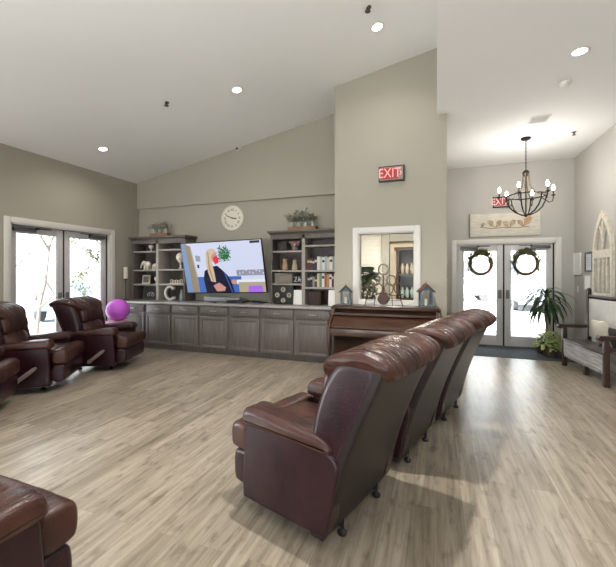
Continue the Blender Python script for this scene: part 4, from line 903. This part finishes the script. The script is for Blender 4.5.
poly += [(BL - .06, 1.15), (BL - .06, .95)]
# top rail plus thin spindle row
m.box((BD - .045, .06, 1.13), (BD - .015, BL - .06, 1.16), .003)
for k in range(26): y = .085 + (BL - .17) * k / 25; m.ball((BD - .03, y, 1.118), .014, 8)
m.build('top_rail', M_bench, be)
m = MB(); m.box((BD - .04, .06, .50), (BD - .02, BL - .06, 1.10), .003); m.build('back_panel', mat('pale_back_panel', (218, 215, 209), .6, var=.1, vscale=4), be)
def cushion(name, label, loc, rot, s, mt, th=.14):
    m = MB(); n = 16; vs = {}
    rings = []
    for sgn in (1, -1):
        g = [[None] * (n + 1) for _ in range(n + 1)]
        for i in range(n + 1):
            for j in range(n + 1):
                u, v = i / n * 2 - 1, j / n * 2 - 1; hgt = (max(0, 1 - abs(u) ** 2.6) * max(0, 1 - abs(v) ** 2.6)) ** .5
                pu = 1 - .08 * (1 - v * v); pv = 1 - .08 * (1 - u * u)
                g[i][j] = m.bm.verts.new((u * s / 2 * (1 - .07 * (1 - abs(v))), sgn * hgt * th / 2, v * s / 2 * (1 - .07 * (1 - abs(u)))))
        for i in range(n):
            for j in range(n): m.bm.faces.new((g[i][j], g[i + 1][j], g[i + 1][j + 1], g[i][j + 1]))
    bmesh.ops.remove_doubles(m.bm, verts=m.bm.verts, dist=1e-5)
    o = m.build(name, mt, sharp=80); o.location = loc; o.rotation_euler = rot; return tag(o, label, 'cushion')
cushion('throw_pillow', 'cream throw pillow leaning against the bench back', (2.26, 6.36, .640), (R(-14), R(4), R(97)), .38, mat('cream_fabric', (224, 218, 204), .9, bump=.2, bscale=120))
cushion('throw_pillow', 'dark throw pillow behind the cream one on the bench', (2.31, 6.0, .605), (R(-14), 0, R(97)), .30, mat('charcoal_fabric', (50, 46, 46), .9))

# gothic arch decoration: local x = along wall, built flat in xz then turned to the right wall
ga = thing('arch_panel', 'cream gothic arched window frame hung on the right wall', 'wall art', (XR - .0, 7.0, 1.09), R(90))
AW, AH, AS = .36, 1.42, .72     # half width, full height, spring height
def arch(hw, spring, top, n=14):
    # pointed arch: arcs from (+-hw, spring) to (0, top)
    H = top - spring; r_ = (hw * hw + H * H) / (2 * hw); pts = []
    for k in range(n + 1):
        a = math.asin(min(1, H / r_)) * k / n; pts.append((hw - r_ + r_ * math.cos(a), spring + r_ * math.sin(a)))
    return pts
out = arch(AW, AS, AH); inn = arch(AW - .065, AS, AH - .12)
m = MB()
for sg in (1, -1):
    o_ = [(sg * AW, 0)] + [(sg * a, b) for a, b in out]; i_ = [(sg * (AW - .065), 0)] + [(sg * a, b) for a, b in inn]
    for k in range(len(o_) - 1):
        m.extr([o_[k], o_[k + 1], i_[k + 1], i_[k]], 'xz', 0.002, .045)
m.build('arched_frame', M_creamw, ga)
m = MB(); m.box((-AW + .06, .002, 0), (AW - .06, .045, .10), .003); m.build('cross_rail', M_creamw, ga)
m = MB(); m.box((-AW + .06, .002, AS - .06), (AW - .06, .045, AS + .07), .003); m.build('cross_rail', M_creamw, ga)
for x in (-.15, 0, .15):
    m = MB(); m.box((x - .02, .006, .10), (x + .02, .038, AS - .06), .003); m.build('slat', M_creamw, ga)
for cx in (-.15, .15):
    m = MB(); ap = arch(.145, 0, .40, 8)
    m.tube([(cx - .145, .02, AS + .07)] + [(cx - a, .02, AS + .07 + b) for a, b in ap] + [(cx + a, .02, AS + .07 + b) for a, b in ap[::-1]], .016, 6); m.build('tracery', M_creamw, ga)
m = MB(); m.box((-.018, .006, AS + .07), (.018, .038, AS + .55), .003); m.build('slat', M_creamw, ga)
m = MB(); m.box((.30, .045, .0), (.36, .06, .04)); m.build('hinge', M_iron, ga)
def wallpic(name, label, y, z, w, h, mf, mi, b, cat):
    t = thing(name, label, cat, (XR, y, z), R(90)); m = MB()
    m.box((-w / 2, 0.001, -h / 2), (-w / 2 + b, .025, h / 2), .002); m.box((w / 2 - b, 0.001, -h / 2), (w / 2, .025, h / 2), .002); m.box((-w / 2 + b, .001, -h / 2), (w / 2 - b, .025, -h / 2 + b), .002); m.box((-w / 2 + b, .001, h / 2 - b), (w / 2 - b, .025, h / 2), .002); m.build('frame', mf, t)
    m = MB(); m.box((-w / 2 + b, .001, -h / 2 + b), (w / 2 - b, .015, h / 2 - b)); m.build('picture', mi, t)
    return t
wallpic('notice_board', 'white framed panel on the right wall nearest the foyer corner', 8.16, 1.68, .34, .42, M_paper, mat('white_panel', (228, 228, 226), .5), .02, 'board')
wp = wallpic('framed_certificate', 'dark framed certificate between the white panel and the arch', 7.60, 1.70, .34, .36, mat('dark_frame', (52, 50, 56), .4), mat('certificate_paper', (196, 200, 206), .4), .04, 'picture frame')
m = MB(); [m.box((-.09, .0152, .08 - k * .03), (.09, .0158, .086 - k * .03)) for k in range(6)]; m.build('printed_lines', M_grey, wp)
wallpic('white_plaque', 'white plaque hung below the dark framed certificate', 7.66, 1.34, .28, .26, M_white, M_paper, .02, 'plaque')
sw = struct_root('trim_6'); sw.location = (XR, 8.16, 1.2)
m = MB(); m.box((-.006, -.035, -.06), (0, .035, .06), .002); m.build('switch_plate', M_white, sw)

# ------------------------------------------------------------------ side room contents seen through the interior window
hu = thing('display_hutch', 'dark wooden hutch with pale crockery in the room behind the piano wall', 'cabinet', (-.63, 9.05, 0))
m = MB(); m.box((-.30, -.2, 0), (.42, .2, .9), .005); m.build('base', M_pianod, hu)
m = MB(); m.box((-.30, -.15, .9), (-.24, .2, 2.05)); m.box((.36, -.15, .9), (.42, .2, 2.05)); m.box((-.34, -.19, 2.05), (.46, .2, 2.13)); m.box((-.24, .17, .9), (.36, .2, 2.05)); m.box((-.24, -.15, 1.45), (.36, .17, 1.48)); m.build('upper_frame', M_pianod, hu)
for z, c in ((1.49, (170, 160, 140)), (.91, (150, 168, 160))):
    m = MB()
    for k in range(5): m.lathe([(.03, 0), (.04, .05), (.045, .16), (.02, .22), (.022, .26)], (-.16 + k * .11, 0, z), 12)
    m.build('crockery', mat('crockery_%d' % c[0], c, .4), hu)
random.seed(31)
fp = thing('potted_shrub', 'round-leaved green plant behind the left part of the interior window', 'plant', (-1.36, 7.0, 0))
m = MB(); m.lathe([(.14, 0), (.19, .3), (.17, .3), (.15, .27), (0, .27)], n=24); m.build('pot', mat('clay_pot', (120, 96, 80), .7), fp)
m = MB()
for dx, dy, zt in ((0, 0, 1.6), (.10, .05, 1.3), (-.12, 0, 1.4), (.02, -.1, 1.15)): m.tube([(0, 0, .25), (dx * .5, dy * .5, zt * .6), (dx, dy, zt)], .012, 6)
m.build('stems', M_twig, fp)
m = MB()
for k in range(300):
    z = random.uniform(.9, 1.32); w_ = .26; m.leaf((random.uniform(-w_, w_), random.uniform(-.15, .15), z), (random.uniform(-1, 1), random.uniform(-1, 1), random.uniform(-.3, .9)), random.uniform(.08, .13), .05, .6, n=3)
for k in range(60):
    m.leaf((random.uniform(-.05, .20), random.uniform(-.1, .1), random.uniform(1.34, 1.56)), (random.uniform(-1, 1), random.uniform(-.6, .3), random.uniform(-.3, .5)), .19, .17, .5, n=5)
m.build('leaves', mat('eucalyptus_leaf', (112, 134, 112), .5, var=.35, vscale=8), fp, fixn=False)
fp2 = thing('potted_fern', 'low green plant at the bottom right of the interior window', 'plant', (-.62, 7.6, 0))
m = MB(); m.box((-.14, -.14, 0), (.14, .14, .75), .01); m.build('planter', mat('grey_planter', (120, 118, 112), .6), fp2)
m = MB()
for k in range(120): a = random.uniform(0, 6.28); m.leaf((random.uniform(-.12, .12), random.uniform(-.1, .1), .75), (math.cos(a), math.sin(a), random.uniform(.8, 2)), random.uniform(.2, .34), .04, .9, n=4)
m.build('leaves', mat('fresh_green_leaf', (98, 128, 62), .5, var=.3, vscale=8), fp2, fixn=False)

# ------------------------------------------------------------------ outside
m = MB(); m.box((-60, YR - 30, -.30), (60, 70, -.13)); struct('ground', m, M_asph)
def bare_tree(name, label, x, y, h, leafy, seed, lean=0, rt=.05):
    random.seed(seed); t = thing(name, label, 'tree', (x, y, -.13)); m = MB(); tips = []
    tb = mat('pale_bark', (112, 106, 100), .9)
    def br(p, d, l, r_, lv):
        pts = [p]; c = Vector(p); dd = Vector(d).normalized()
        for k in range(4): dd = (dd + Vector((random.uniform(-.15, .15), random.uniform(-.15, .15), random.uniform(0, .12)))).normalized(); c = c + dd * l / 4; pts.append(c.copy()); tips.append(c.copy()) if lv > 0 else None
        m.tube(pts, [r_ * (1 - .15 * k) for k in range(5)], 6)
        if lv < 3:
            for k in range(3 if lv else 7):
                q = pts[random.randint(1, 4)]; a = random.uniform(0, 6.28); br(q, (math.cos(a) * .8, math.sin(a) * .8, random.uniform(.5, 1.1)), l * random.uniform(.35, .55), r_ * .66, lv + 1)
    br((0, 0, 0), (lean, 0, 1), h * .7, rt, 0); m.build('trunk', tb, t)
    if leafy:
        m = MB()
        for q in tips:
            for k in range(leafy): m.leaf(q + Vector((random.uniform(-.12, .12), random.uniform(-.12, .12), random.uniform(-.12, .12))), (random.uniform(-1, 1), random.uniform(-1, 1), random.uniform(-.6, .4)), .11, .06, .5, n=2)
        m.build('leaves', mat('olive_leaf', (112, 118, 84), .7, var=.3, vscale=5), t, fixn=False)
    return t
bare_tree('bare_tree', 'bare young tree outside the left glass door leaf', -9.6, 6.3, 4.3, 0, 5, 0, .05)
bare_tree('bare_tree', 'leaning bare sapling outside near the left door frame', -8.9, 5.0, 2.7, 0, 6, -.5, .035)
bare_tree('leafy_tree', 'slender tree with olive leaves outside the right glass door leaf', -9.0, 7.9, 3.6, 5, 9, 0, .03)
def car(label, x, y, rz, rgb):
    t = thing('car', label, 'car', (x, y, -.13), rz); cm = mat('car_%d' % rgb[0], rgb, .3, coat=.5)
    body = [(-2.2, .35), (-2.25, .6), (-2.1, .85), (-1.3, .95), (-.8, 1.35), (.7, 1.4), (1.4, 1.0), (2.1, .92), (2.25, .6), (2.2, .35)]
    m = MB(); slab(m, body, -.88, .88, .12, n=80, ny=4, rnd=1); m.build('body', cm, t)
    m = MB(); slab(m, [(-1.15, .97), (-.75, 1.3), (.65, 1.34), (1.25, 1.0)], -.895, .895, .02, n=40, ny=2, rnd=1); m.build('windows', mat('dark_car_glass', (120, 132, 142), .3), t)
    for wx in (-1.4, 1.4):
        for wy in (-.86, .72): m = MB(); m.cyl((wx, wy, .33), (wx, wy + .16, .33), .33, n=24); m.build('wheel', mat('grey_tyre', (84, 84, 86), .7), t)
    return t
car('pale blue parked car outside the right leaf of the left doors', -12.9, 10.1, R(125), (92, 116, 140))
car('white parked car outside the entrance doors, left', 1.2, 24, R(5), (222, 224, 228))
car('dark grey parked car outside the right entrance door leaf', 4.2, 19.5, R(85), (112, 118, 126))
# street beyond the entrance
cb = MB(); cb.box((.2, 13.6, -.13), (2.3, 13.8, .0), .02); one('painted_curb', cb, mat('red_curb_paint', (190, 96, 98), .7), 'red painted curb across the drive outside the entrance', 'curb')
bd = thing('building', 'pale building across the drive outside the entrance doors', 'building', (3.0, 36, -.13))
m = MB(); m.box((-9, 0, 0), (9, 6, 5.5)); m.build('wall', mat('pale_stucco', (196, 192, 188), .9), bd)
m = MB(); m.box((-9.5, -.6, 5.5), (9.5, 6.5, 6.0)); m.build('roof', mat('grey_roof', (128, 128, 132), .9), bd)
for k in range(5): m = MB(); m.box((-7.2 + k * 3.2, -.05, 1.0), (-5.8 + k * 3.2, 0, 2.8)); m.build('window', mat('dark_building_window', (96, 104, 112), .3), bd)
m = MB(); m.cyl((0, 0, 0), (0, 0, 2.4), .035); po = thing('sign_post', 'pink-red post outside the left entrance door leaf', 'post', (1.62, 13.2, -.13)); m.build('pole', mat('faded_red', (176, 120, 122), .7), po); m = MB(); m.box((-.18, -.05, 1.9), (.18, -.036, 2.4), .004); m.build('sign_panel', M_paper, po)
